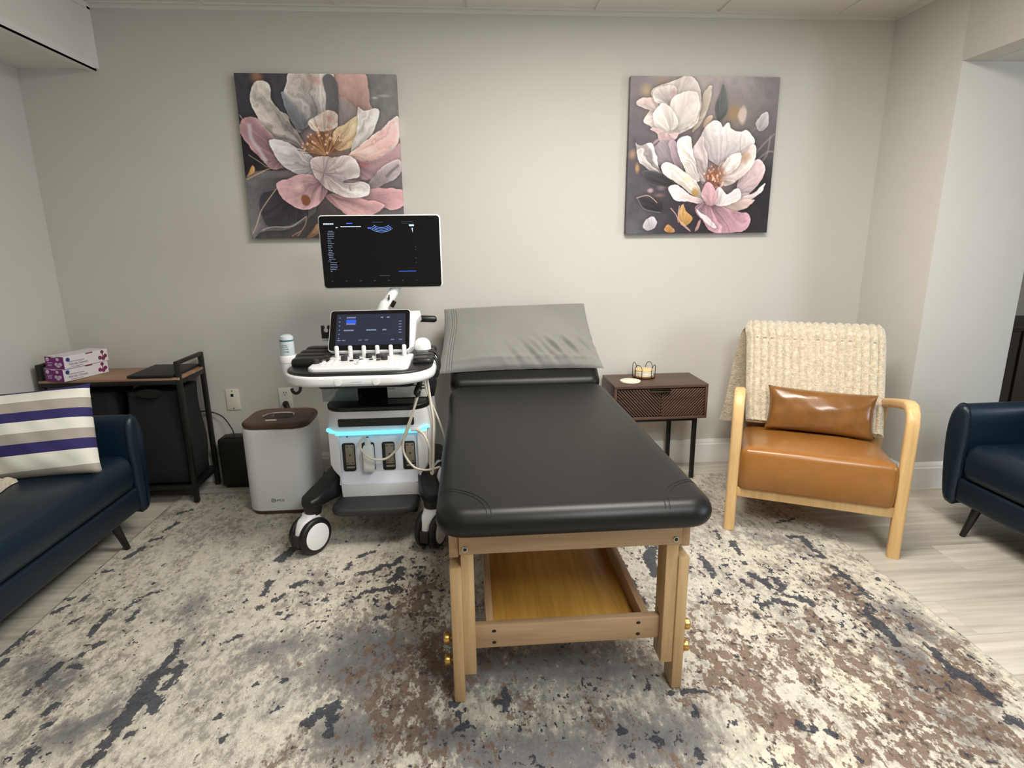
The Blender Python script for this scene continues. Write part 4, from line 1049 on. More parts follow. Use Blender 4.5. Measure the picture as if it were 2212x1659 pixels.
    # --- top of the body, column
    b = B(); prism(b, rrect(.438, .452, .085, 8, cx, 2.593), .570, .598, r=.020, seg=4); U(b, 'body_cover', M_usb, sm=50)
    b = B(); loft(b, [[(x, y, z) for x, y in rrect(wv, dv, .04, 5, -.42, yc)] for z, wv, dv, yc in ((.590, .37, .20, 2.66), (.64, .36, .18, 2.65), (.72, .37, .22, 2.60))]); U(b, 'column', M_usb, sm=50)
    b = B(); prism(b, rrect(.38, .30, .03, 5, -.42, 2.40), .700, .752, r=.012); U(b, 'tray_housing', M_usb)
    # --- control tray
    tcx, ty0, ty1 = -.424, 2.072, 2.60
    out = rrect(.568, ty1 - ty0, (.10, .10, .155, .155), 9, tcx, (ty0 + ty1) / 2)
    b = B(); prism(b, out, .750, .790, r=.010, seg=4, rb=.016); tray = U(b, 'control_tray', M_usw, sm=50)
    b = B(); prism(b, inset(out, .010), .788, .800, r=.006, seg=3); U(b, 'tray_deck', M_usb, sm=50)
    # probe rests: rounded black pads on both sides
    for i, y in enumerate((2.255, 2.335, 2.415, 2.505)):
        xo = -.692 - (.0 if i == 0 else .012)
        b = B(); prism(b, rrect(.145, .074, .030, 5, xo + .0725, y), .792, .830, r=.015, seg=4); U(b, 'probe_rest', M_usb, sm=50)
        b = B(); prism(b, rrect(.082, .072, .024, 5, -.188, y), .792, .822, r=.013, seg=4); U(b, 'probe_rest', M_usb, sm=50)
    for y in (2.285, 2.385):   # straps over the right rim
        b = B(); tube(b, catmull([(-.175, y, .822), (-.148, y, .815), (-.134, y - .005, .79), (-.132, y - .01, .755), (-.140, y - .012, .735)], 4), .006, 8); U(b, 'cable_strap', M_usb)
    for s in (-1, 1):
        b = B(); lathe(b, [(.012, 0), (.0135, .0004), (.0135, .0012), (.011, .0016)], 24, TR(-.414 + s * .068, ty0 - .0005, .770) @ RX(90)); U(b, 'tray_button', M_usw, tray)
    b = B(); rbox(b, -.436, -.398, ty0 - .0012, ty0 - .0002, .762, .763)
    rbox(b, -.436, -.398, ty0 - .0012, ty0 - .0002, .770, .771); U(b, 'tray_print', mat('print_sky_blue', (170, 195, 225), .5), tray)
    # keyboard panel
    kp = rrect(.368, .262, (.012, .012, .032, .032), 7, -.419, 2.246)
    b = B(); prism(b, kp, .794, .815, r=.006, seg=3); key = U(b, 'keyboard_panel', M_usw, sm=50)
    ks = .815
    def knob(x, y, r, h, m, n='knob'):
        b = B(); lathe(b, [(r * .95, ks - .002), (r, ks + .001), (r, ks + h - .002), (r * .85, ks + h)], 20, TR(x, y, 0)); U(b, n, m, key)
    for i in range(6): # white paddles in front of the touch screen
        x = -.535 + i * .0535; b = B(); rbox(b, x - .0085, x + .0085, 2.318, 2.333, ks - .002, ks + .046, r=.006, seg=3); U(b, 'paddle', M_usw, key)
    for x, y in ((-.588, 2.205), (-.492, 2.252), (-.452, 2.285), (-.405, 2.300), (-.362, 2.285), (-.337, 2.250)): knob(x, y, .0125, .017, M_rub)
    for x, y in ((-.462, 2.238), (-.428, 2.255), (-.390, 2.256), (-.360, 2.240)): knob(x, y, .008, .004, M_rub, 'key')
    for i in range(5):
        for j in range(3):
            for x0 in (-.560, -.306):
                if x0 < -.5 and i > 2: continue
                if x0 > -.4 and i > 3: continue
                x, y = x0 + i * .021, 2.185 + j * .028
                if (x0 < -.5 and j == 2 and i == 0): continue
                b = B(); rbox(b, x - .007, x + .007, y - .008, y + .008, ks - .001, ks + .006, r=.002); U(b, 'key', M_usg if (i + j) % 3 == 0 else M_usw, key)
    b = B(); tube(b, [(-.412 + .027 * math.cos(a * math.pi / 16), 2.188 + .027 * math.sin(a * math.pi / 16), ks + .001) for a in range(32)], .0028, 6, True); U(b, 'trackball_ring', M_usg, key)
    b = B(); lathe(b, [(.022, ks - .004), (.021, ks + .004), (.016, ks + .010), (.008, ks + .0135), (.002, ks + .0145)], 24, TR(-.412, 2.188, 0)); U(b, 'trackball', M_usw, key)
    # --- touch screen, tilted back
    Mt = TR(-.409, 2.338, .838) @ RX(-36)      # local: x width, z up the face, -y outwards
    b = B(); prism(b, rrect(.330, .190, .016, 5, 0, .092), .0, .026, plane='XZ', r=.008, rb=.004, M=Mt); ts = U(b, 'touch_screen', M_usw, sm=50)
    b = B(); prism(b, rrect(.322, .182, .013, 5, 0, .092), -.0012, .002, plane='XZ', M=Mt); U(b, 'screen_glass', M_scr, ts)
    b = B(); rbox(b, -.137, .143, -.0022, -.0010, .024, .166, M=Mt); U(b, 'screen_image', E_pan, ts)
    b = B(); rbox(b, -.098, -.058, -.0032, -.002, .124, .140, M=Mt); U(b, 'screen_button', emis('ui_button', (44, 84, 210), .9), ts)
    b = B()
    for x0, x1, z in ((-.097, -.060, .147), (-.097, -.06, .117), (-.106, -.066, .088), (-.015, .025, .088), (.050, .066, .088), (.042, .052, .146), (.066, .078, .146)): rbox(b, x0, x1, -.0032, -.002, z, z + .006, M=Mt)
    for k in range(6): disc(b, Mt @ TR(-.124, -.0024, .150 - k * .019), .0026)
    for k in range(5): rbox(b, .116, .128, -.0032, -.002, .128 - k * .013, .131 - k * .013, M=Mt)
    for x0 in (-.13, -.11, -.045, -.02, .085, .118): rbox(b, x0, x0 + .014, -.0032, -.002, .044, .047, M=Mt)
    U(b, 'screen_text', E_txt, ts)
    b = B()   # white bracket on the right and behind
    prism(b, [(.150, .0), (.176, .02), (.186, .14), (.205, .165), (.200, .185), (.150, .185)], .008, .060, plane='XZ', r=.006, M=Mt); U(b, 'screen_bracket', M_usw, ts)
    b = B(); rbox(b, -.12, .12, .02, .075, .0, .15, r=.02, seg=3, M=Mt); U(b, 'screen_support', M_usw, ts)
    # hook plate at the left and handle at the right
    b = B(); hc = (-.612, .893)
    rr = []
    arc = [(-.0 + .010 * math.cos(a), .008 + .010 * math.sin(a)) for a in [math.radians(v) for v in range(60, -241, -20)]]
    pts = [(.019, .028), (.008, .028)] + [(x, z) for x, z in arc] + [(-.008, .028), (-.019, .028), (-.019, -.026), (.019, -.026)]
    pts = [(hc[0] + x, hc[1] + z) for x, z in pts]
    prism(b, ccw(pts), 2.492, 2.506, plane='XZ'); hk = U(b, 'cable_hook', M_usb, sm=20)
    b = B(); rbox(b, -.634, -.55, 2.494, 2.515, .856, .868, r=.003); U(b, 'hook_bar', M_usw)
    b = B(); tube(b, [(-.30, 2.53, .942), (-.20, 2.525, .938), (-.152, 2.52, .936), (-.143, 2.52, .936)], [.0135, .0145, .0145, .008], 14); U(b, 'rear_handle', M_usb)
    # --- monitor arm
    b = B(); lathe(b, [(.034, .79), (.034, .90), (.030, .955), (.028, .965)], 24, TR(-.388, 2.60, 0)); U(b, 'arm_post', M_usw, sm=50)
    b = B(); tube(b, catmull([(-.390, 2.595, .945), (-.374, 2.60, .985), (-.345, 2.62, 1.03), (-.318, 2.64, 1.08), (-.315, 2.65, 1.14)], 5), [.032] * 3 + [.028] * 4 + [.022] * 14, 18); U(b, 'arm_link', M_usw, sm=60)
    b = B(); tube(b, [(-.340, 2.572, .988), (-.325, 2.570, 1.012)], .0095, 12); U(b, 'arm_knob', M_usb)
    b = B(); rbox(b, -.352, -.348, 2.578, 2.590, 1.018, 1.038); U(b, 'arm_slot', M_dark)
    # --- monitor
    Mm = TR(-.372, 2.592, 1.2215) @ RX(2)
    b = B(); prism(b, rrect(.514, .309, .016, 6), 0, .036, plane='XZ', r=.006, rb=.006, M=Mm); mo = U(b, 'monitor', M_usw, sm=50)
    b = B(); prism(b, rrect(.505, .300, .013, 6), -.0012, .003, plane='XZ', M=Mm); U(b, 'monitor_glass', M_scr, mo)
    b = B(); rbox(b, -.09, .09, .034, .062, -.08, .08, r=.012, M=Mm); U(b, 'monitor_mount', M_usw, mo)
    # screen print: coordinates in fractions of the picture (u right, v down)
    def q(u, v): return (-.2525 + .505 * u, .150 - .300 * v)
    def barq(b, u0, u1, v, h=.011): 
        x0, z0 = q(u0, v); x1, _ = q(u1, v); x = x0
        rs = random.Random(int(u0 * 999 + v * 7777))
        while x < x1 - .001:
            l = rs.uniform(.003, .011); rbox(b, x, min(x1, x + l), -.0022, -.0014, z0 - h * .11, z0 + h * .11, M=Mm); x += l + .0012
    b = B()
    lst = [(.075, .115), (.068, .125), (.067, .120), (.067, .119), (.066, .114), (.065, .090), (.064, .096), (.064, .115), (.063, .098), (.062, .101), (.064, .088), (.064, .097), (.064, .093), (.058, .107), (.062, .097), (.063, .096), (.063, .115), (.054, .080), (.068, .126), (.070, .122), (.068, .126), (.066, .125), (.066, .115), (.066, .08)]
    for k, (a, c) in enumerate(lst): barq(b, a - .005, c - .004, .205 + k * .0242)
    U(b, 'screen_list', E_txt, mo)
    b = B(); barq(b, .035, .118, .105, .022); barq(b, .175, .345, .145, .016); barq(b, .135, .152, .155, .016); U(b, 'screen_heading', E_hi, mo)
    b = B(); barq(b, .225, .275, .10, .018); barq(b, .40, .425, .165, .026); barq(b, .64, .785, .775, .010); U(b, 'screen_marks', E_blue, mo)
    b = B(); barq(b, .44, .53, .088, .014); barq(b, .685, .785, .082, .012); barq(b, .685, .785, .105, .012); barq(b, .47, .56, .835, .016)
    for k in range(7): barq(b, .06 + k * .12, .075 + k * .12, .905, .016)
    for v in (.43, .47, .59, .655): barq(b, .787, .795, v, .020)
    U(b, 'screen_faint', E_dim, mo)
    b = B(); x, z = q(.745, .133); rbox(b, x, x + .021, -.0022, -.0014, z - .0035, z + .0035, M=Mm)
    loft(b, [[Mm @ Vector((q(u, v)[0], y, q(u, v)[1])) for u, v in ((.766, .17), (.777, .17), (.773, .235))] for y in (-.0014, -.0022)]); U(b, 'screen_cursor', E_hi, mo)
    for k in range(4):
        b = B(); R = .052 + .0062 * k; cx_, cz_ = q(.515, -.012)
        a0 = 37 + k * .5
        tube(b, [Mm @ Vector((cx_ + R * 1.05 * math.sin(math.radians(a)), -.0016, cz_ - R * math.cos(math.radians(a)))) for a in np.linspace(-a0, a0, 26)], .0009, 5); U(b, 'screen_arc', E_arc, mo)
    # --- hooks below the tray
    b = B(); tube(b, catmull([(-.668, 2.25, .748), (-.667, 2.245, .715), (-.671, 2.24, .699), (-.684, 2.24, .692), (-.696, 2.24, .699), (-.699, 2.24, .712)], 5), .006, 10); U(b, 'tray_hook', M_usb)
    b = B(); tube(b, catmull([(-.205, 2.30, .748), (-.208, 2.295, .715), (-.214, 2.285, .690), (-.220, 2.275, .672), (-.216, 2.27, .655)], 4), [.011] * 8 + [.014] * 6 + [.010] * 3, 12); U(b, 'tray_hook', M_usb)
    # clear side tray
    M_clear = mat('clear_plastic', (150, 170, 168), .12, alpha=.30, var=.02)
    b = B()
    for q_ in ((-.640, -.636, 2.45, 2.62, .600, .676), (-.64, -.49, 2.45, 2.454, .600, .676), (-.64, -.49, 2.616, 2.62, .60, .676), (-.64, -.49, 2.45, 2.62, .597, .601)): rbox(b, *q_)
    U(b, 'clear_side_tray', M_clear)
    # printer behind the cords
    b = B(); rbox(b, -.372, -.165, 2.485, 2.70, .598, .692, r=.006); pr_ = U(b, 'printer', M_usb)
    b = B(); rbox(b, -.368, -.196, 2.476, 2.487, .600, .690, r=.003); pf = U(b, 'printer_front', mat('printer_beige', (232, 229, 220), .45, var=.02), pr_)
    b = B(); rbox(b, -.345, -.20, 2.4745, 2.4765, .652, .656); rbox(b, -.365, -.335, 2.4745, 2.4765, .640, .642); rbox(b, -.225, -.205, 2.4745, 2.4765, .638, .643); U(b, 'printer_slot', M_dark, pr_)
    b = B(); rbox(b, -.348, -.318, 2.4745, 2.4765, .662, .672); U(b, 'printer_badge', mat('printer_green', (60, 130, 80), .5), pr_)
    # --- ivory leads
    def lead(pts, r=.0048, n='cable'):
        b = B(); tube(b, catmull(pts, 6), r, 10); return U(b, n, M_cord, sm=60)
    lead([(-.178, 2.262, .742), (-.171, 2.26, .676), (-.165, 2.26, .616), (-.159, 2.26, .554), (-.162, 2.26, .477), (-.167, 2.26, .382), (-.171, 2.262, .330), (-.178, 2.27, .327), (-.181, 2.29, .352), (-.182, 2.30, .422), (-.206, 2.325, .476), (-.238, 2.35, .490)], .0055)
    lead([(-.208, 2.275, .685), (-.239, 2.265, .597), (-.272, 2.268, .515), (-.287, 2.275, .462), (-.287, 2.28, .415), (-.265, 2.28, .370), (-.237, 2.275, .346), (-.192, 2.268, .341), (-.140, 2.255, .358)])
    lead([(-.195, 2.40, .742), (-.198, 2.40, .679), (-.177, 2.40, .602), (-.155, 2.40, .543), (-.131, 2.40, .467), (-.115, 2.41, .40)], .004)
    lead([(-.455, 2.345, .470), (-.466, 2.325, .460), (-.468, 2.31, .432), (-.434, 2.30, .394), (-.391, 2.30, .382), (-.346, 2.30, .397), (-.286, 2.285, .472), (-.25, 2.275, .56), (-.222, 2.28, .66)])
    # plugged connector in the second port
    b = B(); loft(b, [[(x, y, z) for x, y in rrect(wv, dv, .010, 4, -.447, 2.362)] for z, wv, dv in ((.306, .036, .022), (.312, .044, .036), (.33, .047, .044), (.41, .045, .044), (.422, .038, .036), (.426, .026, .022), (.452, .022, .018), (.462, .012, .012))]); U(b, 'probe_connector', M_usw, sm=40)
    b = B(); rbox(b, -.262, -.224, 2.350, 2.372, .484, .496, r=.003); U(b, 'lead_clip', M_usw)
    # gel warmer cup at the left of the tray
    b = B(); lathe(b, [(.018, .742), (.026, .746), (.030, .775), (.031, .800), (.033, .802), (.034, .825), (.0315, .830), (.029, .829), (.028, .795), (.02, .79)], 28, TR(-.726, 2.325, 0)); U(b, 'gel_cup', M_usw, sm=40)
    b = B(); rbox(b, -.712, -.680, 2.31, 2.34, .752, .772, r=.004); U(b, 'cup_bracket', M_usw)
build_us()

# gel bottle standing upside down in the cup
M_gel = mat('gel_bottle_clear', (214, 224, 226), .2, alpha=.75, var=.05); M_teal = mat('bottle_teal_band', (52, 104, 108), .4)
t = thing('gel_bottle', 'clear gel bottle with teal band upside down in the white cup', 'bottle', (-.726, 2.325, .797))
b = B(); lathe(b, [(.012, .797), (.025, .81), (.0268, .83), (.0268, .892), (.024, .905), (.014, .911), (.004, .912)], 28, TR(-.726, 2.325, 0)); finish(b, 'bottle_body', M_gel, t, 45)
b = B(); lathe(b, [(.0271, .886), (.0273, .887), (.0273, .891), (.0271, .892)], 28, TR(-.726, 2.325, 0)); finish(b, 'teal_band', M_teal, t)
b = B()
for k, zz in enumerate((.872, .865, .856, .846)): rbox(b, -.742 + .003 * k, -.718 + .002 * k, 2.2975, 2.2995, zz, zz + .003)
finish(b, 'bottle_print', mat('bottle_print_grey', (140, 160, 164), .5), t)
# transducer with white dome
t = thing('ultrasound_probe', 'white domed ultrasound probe resting on the right side of the tray', 'probe', (-.199, 2.40, .812))
b = B(); lathe(b, [(.024, .812), (.030, .818), (.033, .827), (.0345, .828), (.0345, .838), (.033, .850), (.028, .862), (.018, .871), (.006, .8745)], 32, TR(-.199, 2.40, 0)); finish(b, 'probe_head', M_usw, t, 40)
b = B(); tube(b, [(-.199, 2.40, .815), (-.19, 2.43, .822), (-.18, 2.47, .825)], [.018, .016, .010], 14); finish(b, 'probe_handle', M_usw, t, 50)
# teal packet in the clear side tray
b = B(); rbox(b, -.60, -.53, 2.50, 2.56, .602, .628, r=.008, M=None); o = finish(b, 'wipes_packet', mat('packet_teal', (30, 96, 104), .35, var=.2, vscale=40)); origin_to(o, (-.565, 2.53, .602))
tag(o, 'dark teal packet inside the clear tray of the ultrasound machine', 'packet')

# ------------------------------------------------------------------ towel warmer bin
M_binw = mat('bin_white', (232, 233, 234), .45, var=.01); M_binb = wood('bin_brown', (66, 44, 36), (92, 64, 52), axis=0, scale=1.2, rough=.4)
def build_bin():
    x0, x1, y0, y1 = -1.078, -.765, 2.605, 2.885
    cx, cy, w_, d_ = (x0 + x1) / 2, (y0 + y1) / 2, x1 - x0, y1 - y0
    t = thing('towel_warmer', 'white bucket-shaped towel warmer with brown lid beside the ultrasound machine', 'towel warmer', (cx, cy, RZT))
    o_ = rrect(w_, d_, .075, 9, cx, cy)
    b = B(); prism(b, inset(o_, .006), RZT, .030, r=.003); finish(b, 'base', M_binb, t)
    b = B(); prism(b, o_, .028, .430, r=.004, rb=.004); bd = finish(b, 'body', M_binw, t, 50)
    b = B(); prism(b, inset(o_, .001), .431, .460, r=.014, seg=4); ld = finish(b, 'lid', M_binb, t, 50)
    b = B(); prism(b, rrect(.135, .078, .03, 6, cx - .003, cy - .012), .4592, .4612, r=.0005); finish(b, 'lid_recess', mat('bin_recess', (52, 40, 36), .5), ld)
    b = B(); tube(b, catmull([(cx - .078, cy - .028, .463), (cx - .062, cy + .012, .463), (cx - .03, cy + .033, .463), (cx + .03, cy + .033, .463), (cx + .058, cy + .014, .463), (cx + .066, cy - .022, .463)], 5), .004, 8); finish(b, 'lid_handle', mat('chrome_handle', (214, 206, 198), .2, metal=.8), ld)
    b = B(); prism(b, rrect(.052, .014, .006, 5, cx - .02, cy - .082), .459, .4625, r=.001); finish(b, 'lid_display', mat('bin_display', (236, 234, 228), .4), ld)
    b = B(); tube(b, [(-.9515 + .0085 * math.cos(a * math.pi / 10), y0 - .0004, .082 + .0085 * math.sin(a * math.pi / 10)) for a in range(20)], .0014, 6, True); disc(b, TR(-.9515, y0 - .0002, .082), .003)
    text_bm(b, 'UMOS', .0155, TR(-.943, y0 - .0004, .0765) @ RX(90), .0003); finish(b, 'logo', mat('logo_grey', (70, 70, 72), .5), bd)
    b = B(); q = [(0, .0), (.0, .062), (.010, .084), (.034, .080), (.030, .03), (.012, .024)]
    tube(b, [(x1 + .0006, cy - .02 + a, .30 + z) for a, z in q[:4] + q[4:5]], .0014, 5); finish(b, 'side_latch', mat('latch_pale', (240, 240, 236), .3), bd)
    return t
BIN = build_bin()
b = B(); tube(b, catmull([(-.762, 2.80, .13), (-.735, 2.80, .115), (-.71, 2.82, .09), (-.68, 2.86, .05), (-.62, 2.92, .016), (-.5, 2.98, .016)], 5), .0035, 8)
finish(b, 'power_cord', M_blk, BIN)
# ------------------------------------------------------------------ flower canvases (print computed as colour on the canvas mesh)
NP_ = 330
def vnoise(n, cells, seed, ax=1.0, ay=1.0):
    r = np.random.default_rng(seed); g = r.random((int(cells * ay) + 3, int(cells * ax) + 3))
    v, u = np.meshgrid(np.linspace(0, cells * ay, n), np.linspace(0, cells * ax, n), indexing='ij')
    i, j = v.astype(int), u.astype(int); f, h = v - i, u - j
    f = f * f * (3 - 2 * f); h = h * h * (3 - 2 * h)
    return (g[i, j] * (1 - f) * (1 - h) + g[i + 1, j] * f * (1 - h) + g[i, j + 1] * (1 - f) * h + g[i + 1, j + 1] * f * h)
def fbm(n, cells, seed, **k):
    return sum(vnoise(n, cells * 2 ** o, seed + o, **k) * .5 ** o for o in range(4)) / 1.875

class Painter:
    def __init__(s, corners, seed):
        s.n = NP_; s.c = corners
        s.V, s.U = np.meshgrid(np.linspace(0, 1, s.n), np.linspace(0, 1, s.n), indexing='ij')   # v down
        s.img = np.zeros((s.n, s.n, 3)); s.f1 = fbm(s.n, 9, seed); s.f2 = fbm(s.n, 26, seed + 9); s.k = 0; s.seed = seed; s.gain = 1.10
    def uv(s, p):
        tl, tr, bl, br = s.c; v = (p[1] - tl[1]) / (bl[1] - tl[1])
        xl = tl[0] + (bl[0] - tl[0]) * v; xr = tr[0] + (br[0] - tr[0]) * v
        yt = tl[1] + (tr[1] - tl[1]) * (p[0] - xl) / (xr - xl)
        v = (p[1] - yt) / (bl[1] - tl[1]); return ((p[0] - xl) / (xr - xl), v)
    def bg(s, stops):
        num = np.zeros((s.n, s.n, 3)); den = np.zeros((s.n, s.n, 1))
        for p, c, r in stops:
            u, v = s.uv(p); d = np.hypot(s.U - u + (s.f1 - .5) * .18, s.V - v + (s.f2 - .5) * .14)
            wgt = np.exp(-(d / r) ** 2)[..., None] + 1e-6; num += wgt * np.array(c, float); den += wgt
        s.img = num / den * (1 + (s.f2[..., None] - .5) * .25)
    def poly(s, pts):
        q = catmull([(*s.uv(p), 0) for p in pts], 5, True); return np.array([(p.x, p.y) for p in q])
    def sdist(s, q):
        x, y = s.U, s.V; ins = np.zeros(x.shape, bool); dm = np.full(x.shape, 9.)
        for i in range(len(q)):
            a, b_ = q[i - 1], q[i]; e = b_ - a; L = e @ e + 1e-12
            t = np.clip(((x - a[0]) * e[0] + (y - a[1]) * e[1]) / L, 0, 1)
            dm = np.minimum(dm, np.hypot(x - a[0] - t * e[0], y - a[1] - t * e[1]))
            c = ((a[1] > y) != (b_[1] > y)) & (x < (b_[0] - a[0]) * (y - a[1]) / (b_[1] - a[1] + 1e-12) + a[0])
            ins ^= c
        return np.where(ins, dm, -dm)
    def petal(s, pts, col, root=None, dark=.62, rim=.10, shadow=.45, streak=.20, tint=None):
        """root: the picture point where the petal grows from (darker there, streaks fan out of it)"""
        s.k += 1
        q = s.poly(pts); q = (q - q.mean(0)) * 1.07 + q.mean(0); d = s.sdist(q) + (s.f2 - .5) * .012 + (s.f1 - .5) * .02
        m = np.clip(d / .004 + .5, 0, 1)[..., None]
        ctr = q.mean(0); r = np.array(s.uv(root)) if root else ctr + np.array([0, .1])
        dx, dy = s.U - r[0], s.V - r[1]; dist = np.hypot(dx, dy); mx = max(np.hypot(q[:, 0] - r[0], q[:, 1] - r[1]).max(), .02)
        ang = np.arctan2(dy, dx)
        rr_ = np.random.default_rng(s.seed * 100 + s.k); wrp = ang + (s.f1 - .5) * .5 + (s.f2 - .5) * .12 + .35 * dist
        def stk(nq):
            tb = rr_.random(nq + 1) - .5; return np.interp((wrp + 3.5) / 7.0 * nq, np.arange(nq + 1), tb)
        an = stk(44) * 1.1 + stk(130) * .9 + stk(300) * .5 + (s.f2 - .5) * .9
        k = np.clip(dist / mx, 0, 1)
        shade = dark + (1.04 - dark) * k ** .7 + rim * 1.5 * np.exp(-np.maximum(d, 0) / .009) * np.clip(.4 + 2.2 * (s.f1 - .35), 0, 1.4) + streak * an * (1 - .45 * k) * .95 + (s.f1 - .5) * .14
        c = np.array(col, float) * shade[..., None]
        if tint is not None:
            c = c * k[..., None] + np.array(tint, float) * (1 - k[..., None]) * shade[..., None]
        sh = 1 - shadow * .6 * np.exp(np.minimum(d, 0) / .011) * (d < 0)
        s.img *= sh[..., None]
        s.img = s.img * (1 - m) + c * m
    def blob(s, p, rx, ry, col, a=1.0, soft=.5, rot=0):
        u, v = s.uv(p); w_ = s.c[1][0] - s.c[0][0]; dx, dy = (s.U - u) * w_ / rx, (s.V - v) * w_ / ry
        cr, sr = math.cos(rot), math.sin(rot); d = np.hypot(dx * cr + dy * sr, -dx * sr + dy * cr) + (s.f2 - .5) * .5
        m = (np.clip((1 - d) / soft, 0, 1) * a)[..., None]
        s.img = s.img * (1 - m) + np.array(col, float) * m
    def line(s, pts, col, wd=5, a=.9):
        q = np.array([(p.x, p.y) for p in catmull([(*s.uv(p), 0) for p in pts], 5)]); w_ = wd / (s.c[1][0] - s.c[0][0]); dm = np.full(s.U.shape, 9.)
        for i in range(len(q) - 1):
            a_, b_ = q[i], q[i + 1]; e = b_ - a_; L = e @ e + 1e-12
            t = np.clip(((s.U - a_[0]) * e[0] + (s.V - a_[1]) * e[1]) / L, 0, 1)
            dm = np.minimum(dm, np.hypot(s.U - a_[0] - t * e[0], s.V - a_[1] - t * e[1]))
        m = (np.clip((w_ - dm) / w_ + .3, 0, 1) * a)[..., None]; s.img = s.img * (1 - m) + np.array(col, float) * m
    def lin(s):
        c = np.clip(s.img * s.gain, 0, 255) / 255; return np.where(c <= .04045, c / 12.92, ((c + .055) / 1.055) ** 2.4)

def canvas(name, label, x0, x1, z0, z1, P, tilt=0):
    t = thing(name, label, 'wall art', ((x0 + x1) / 2, YB, z0))
    d = .034; img = P.lin(); n = P.n
    m = MATS.get('canvas_print')
    if not m:
        m = bpy.data.materials.new('canvas_print'); k = NT(m); a = k.new('ShaderNodeVertexColor'); a.layer_name = 'print'
        k.link(a.outputs[0], k.b.inputs['Base Color']); k.b.inputs['Roughness'].default_value = .6; k.b.inputs['Specular IOR Level'].default_value = .25
        k.bump(k.noise(k.coords((1, 1, 1)), 700, 2, .6), .15, .001); MATS['canvas_print'] = m
    us_, vs_ = np.meshgrid(np.linspace(x0, x1, n), np.linspace(z1, z0, n))
    V = np.stack([us_ - (x0 + x1) / 2, np.full_like(us_, -d), vs_ - z0], -1).reshape(-1, 3)
    vid = np.arange(n * n).reshape(n, n)
    F = np.stack([vid[:-1, :-1], vid[1:, :-1], vid[1:, 1:], vid[:-1, 1:]], -1).reshape(-1, 4)
    ring = list(vid[0, :]) + list(vid[1:, -1]) + list(vid[-1, -2::-1]) + list(vid[-2:0:-1, 0])
    back = V[ring].copy(); back[:, 1] = -.002; base = len(V)
    side = [(ring[i], base + i, base + (i + 1) % len(ring), ring[(i + 1) % len(ring)]) for i in range(len(ring))]
    me = bpy.data.meshes.new('printed_canvas'); me.from_pydata(np.vstack([V, back]).tolist(), [], F.tolist() + side); me.update()
    ca = me.color_attributes.new('print', 'FLOAT_COLOR', 'POINT')
    C = np.ones((len(V) + len(ring), 4)); C[:len(V), :3] = img.reshape(-1, 3); C[len(V):, :3] = img.reshape(-1, 3)[ring] * .8
    ca.data.foreach_set('color', C.astype(np.float32).reshape(-1)); me.materials.append(m)
    o = bpy.data.objects.new('printed_canvas', me); COL.objects.link(o); o.parent = t
    b = B(); w_ = (x1 - x0) / 2
    for q in ((-w_ + .002, w_ - .002, -.028, -.001, .002, .03), (-w_ + .002, w_ - .002, -.028, -.001, z1 - z0 - .03, z1 - z0 - .002), (-w_ + .002, -w_ + .03, -.028, -.001, .03, z1 - z0 - .03), (w_ - .03, w_ - .002, -.028, -.001, .03, z1 - z0 - .03)): rbox(b, *q)
    finish(b, 'stretcher_frame', M_beechX, t, 38, keep=True)
    return t

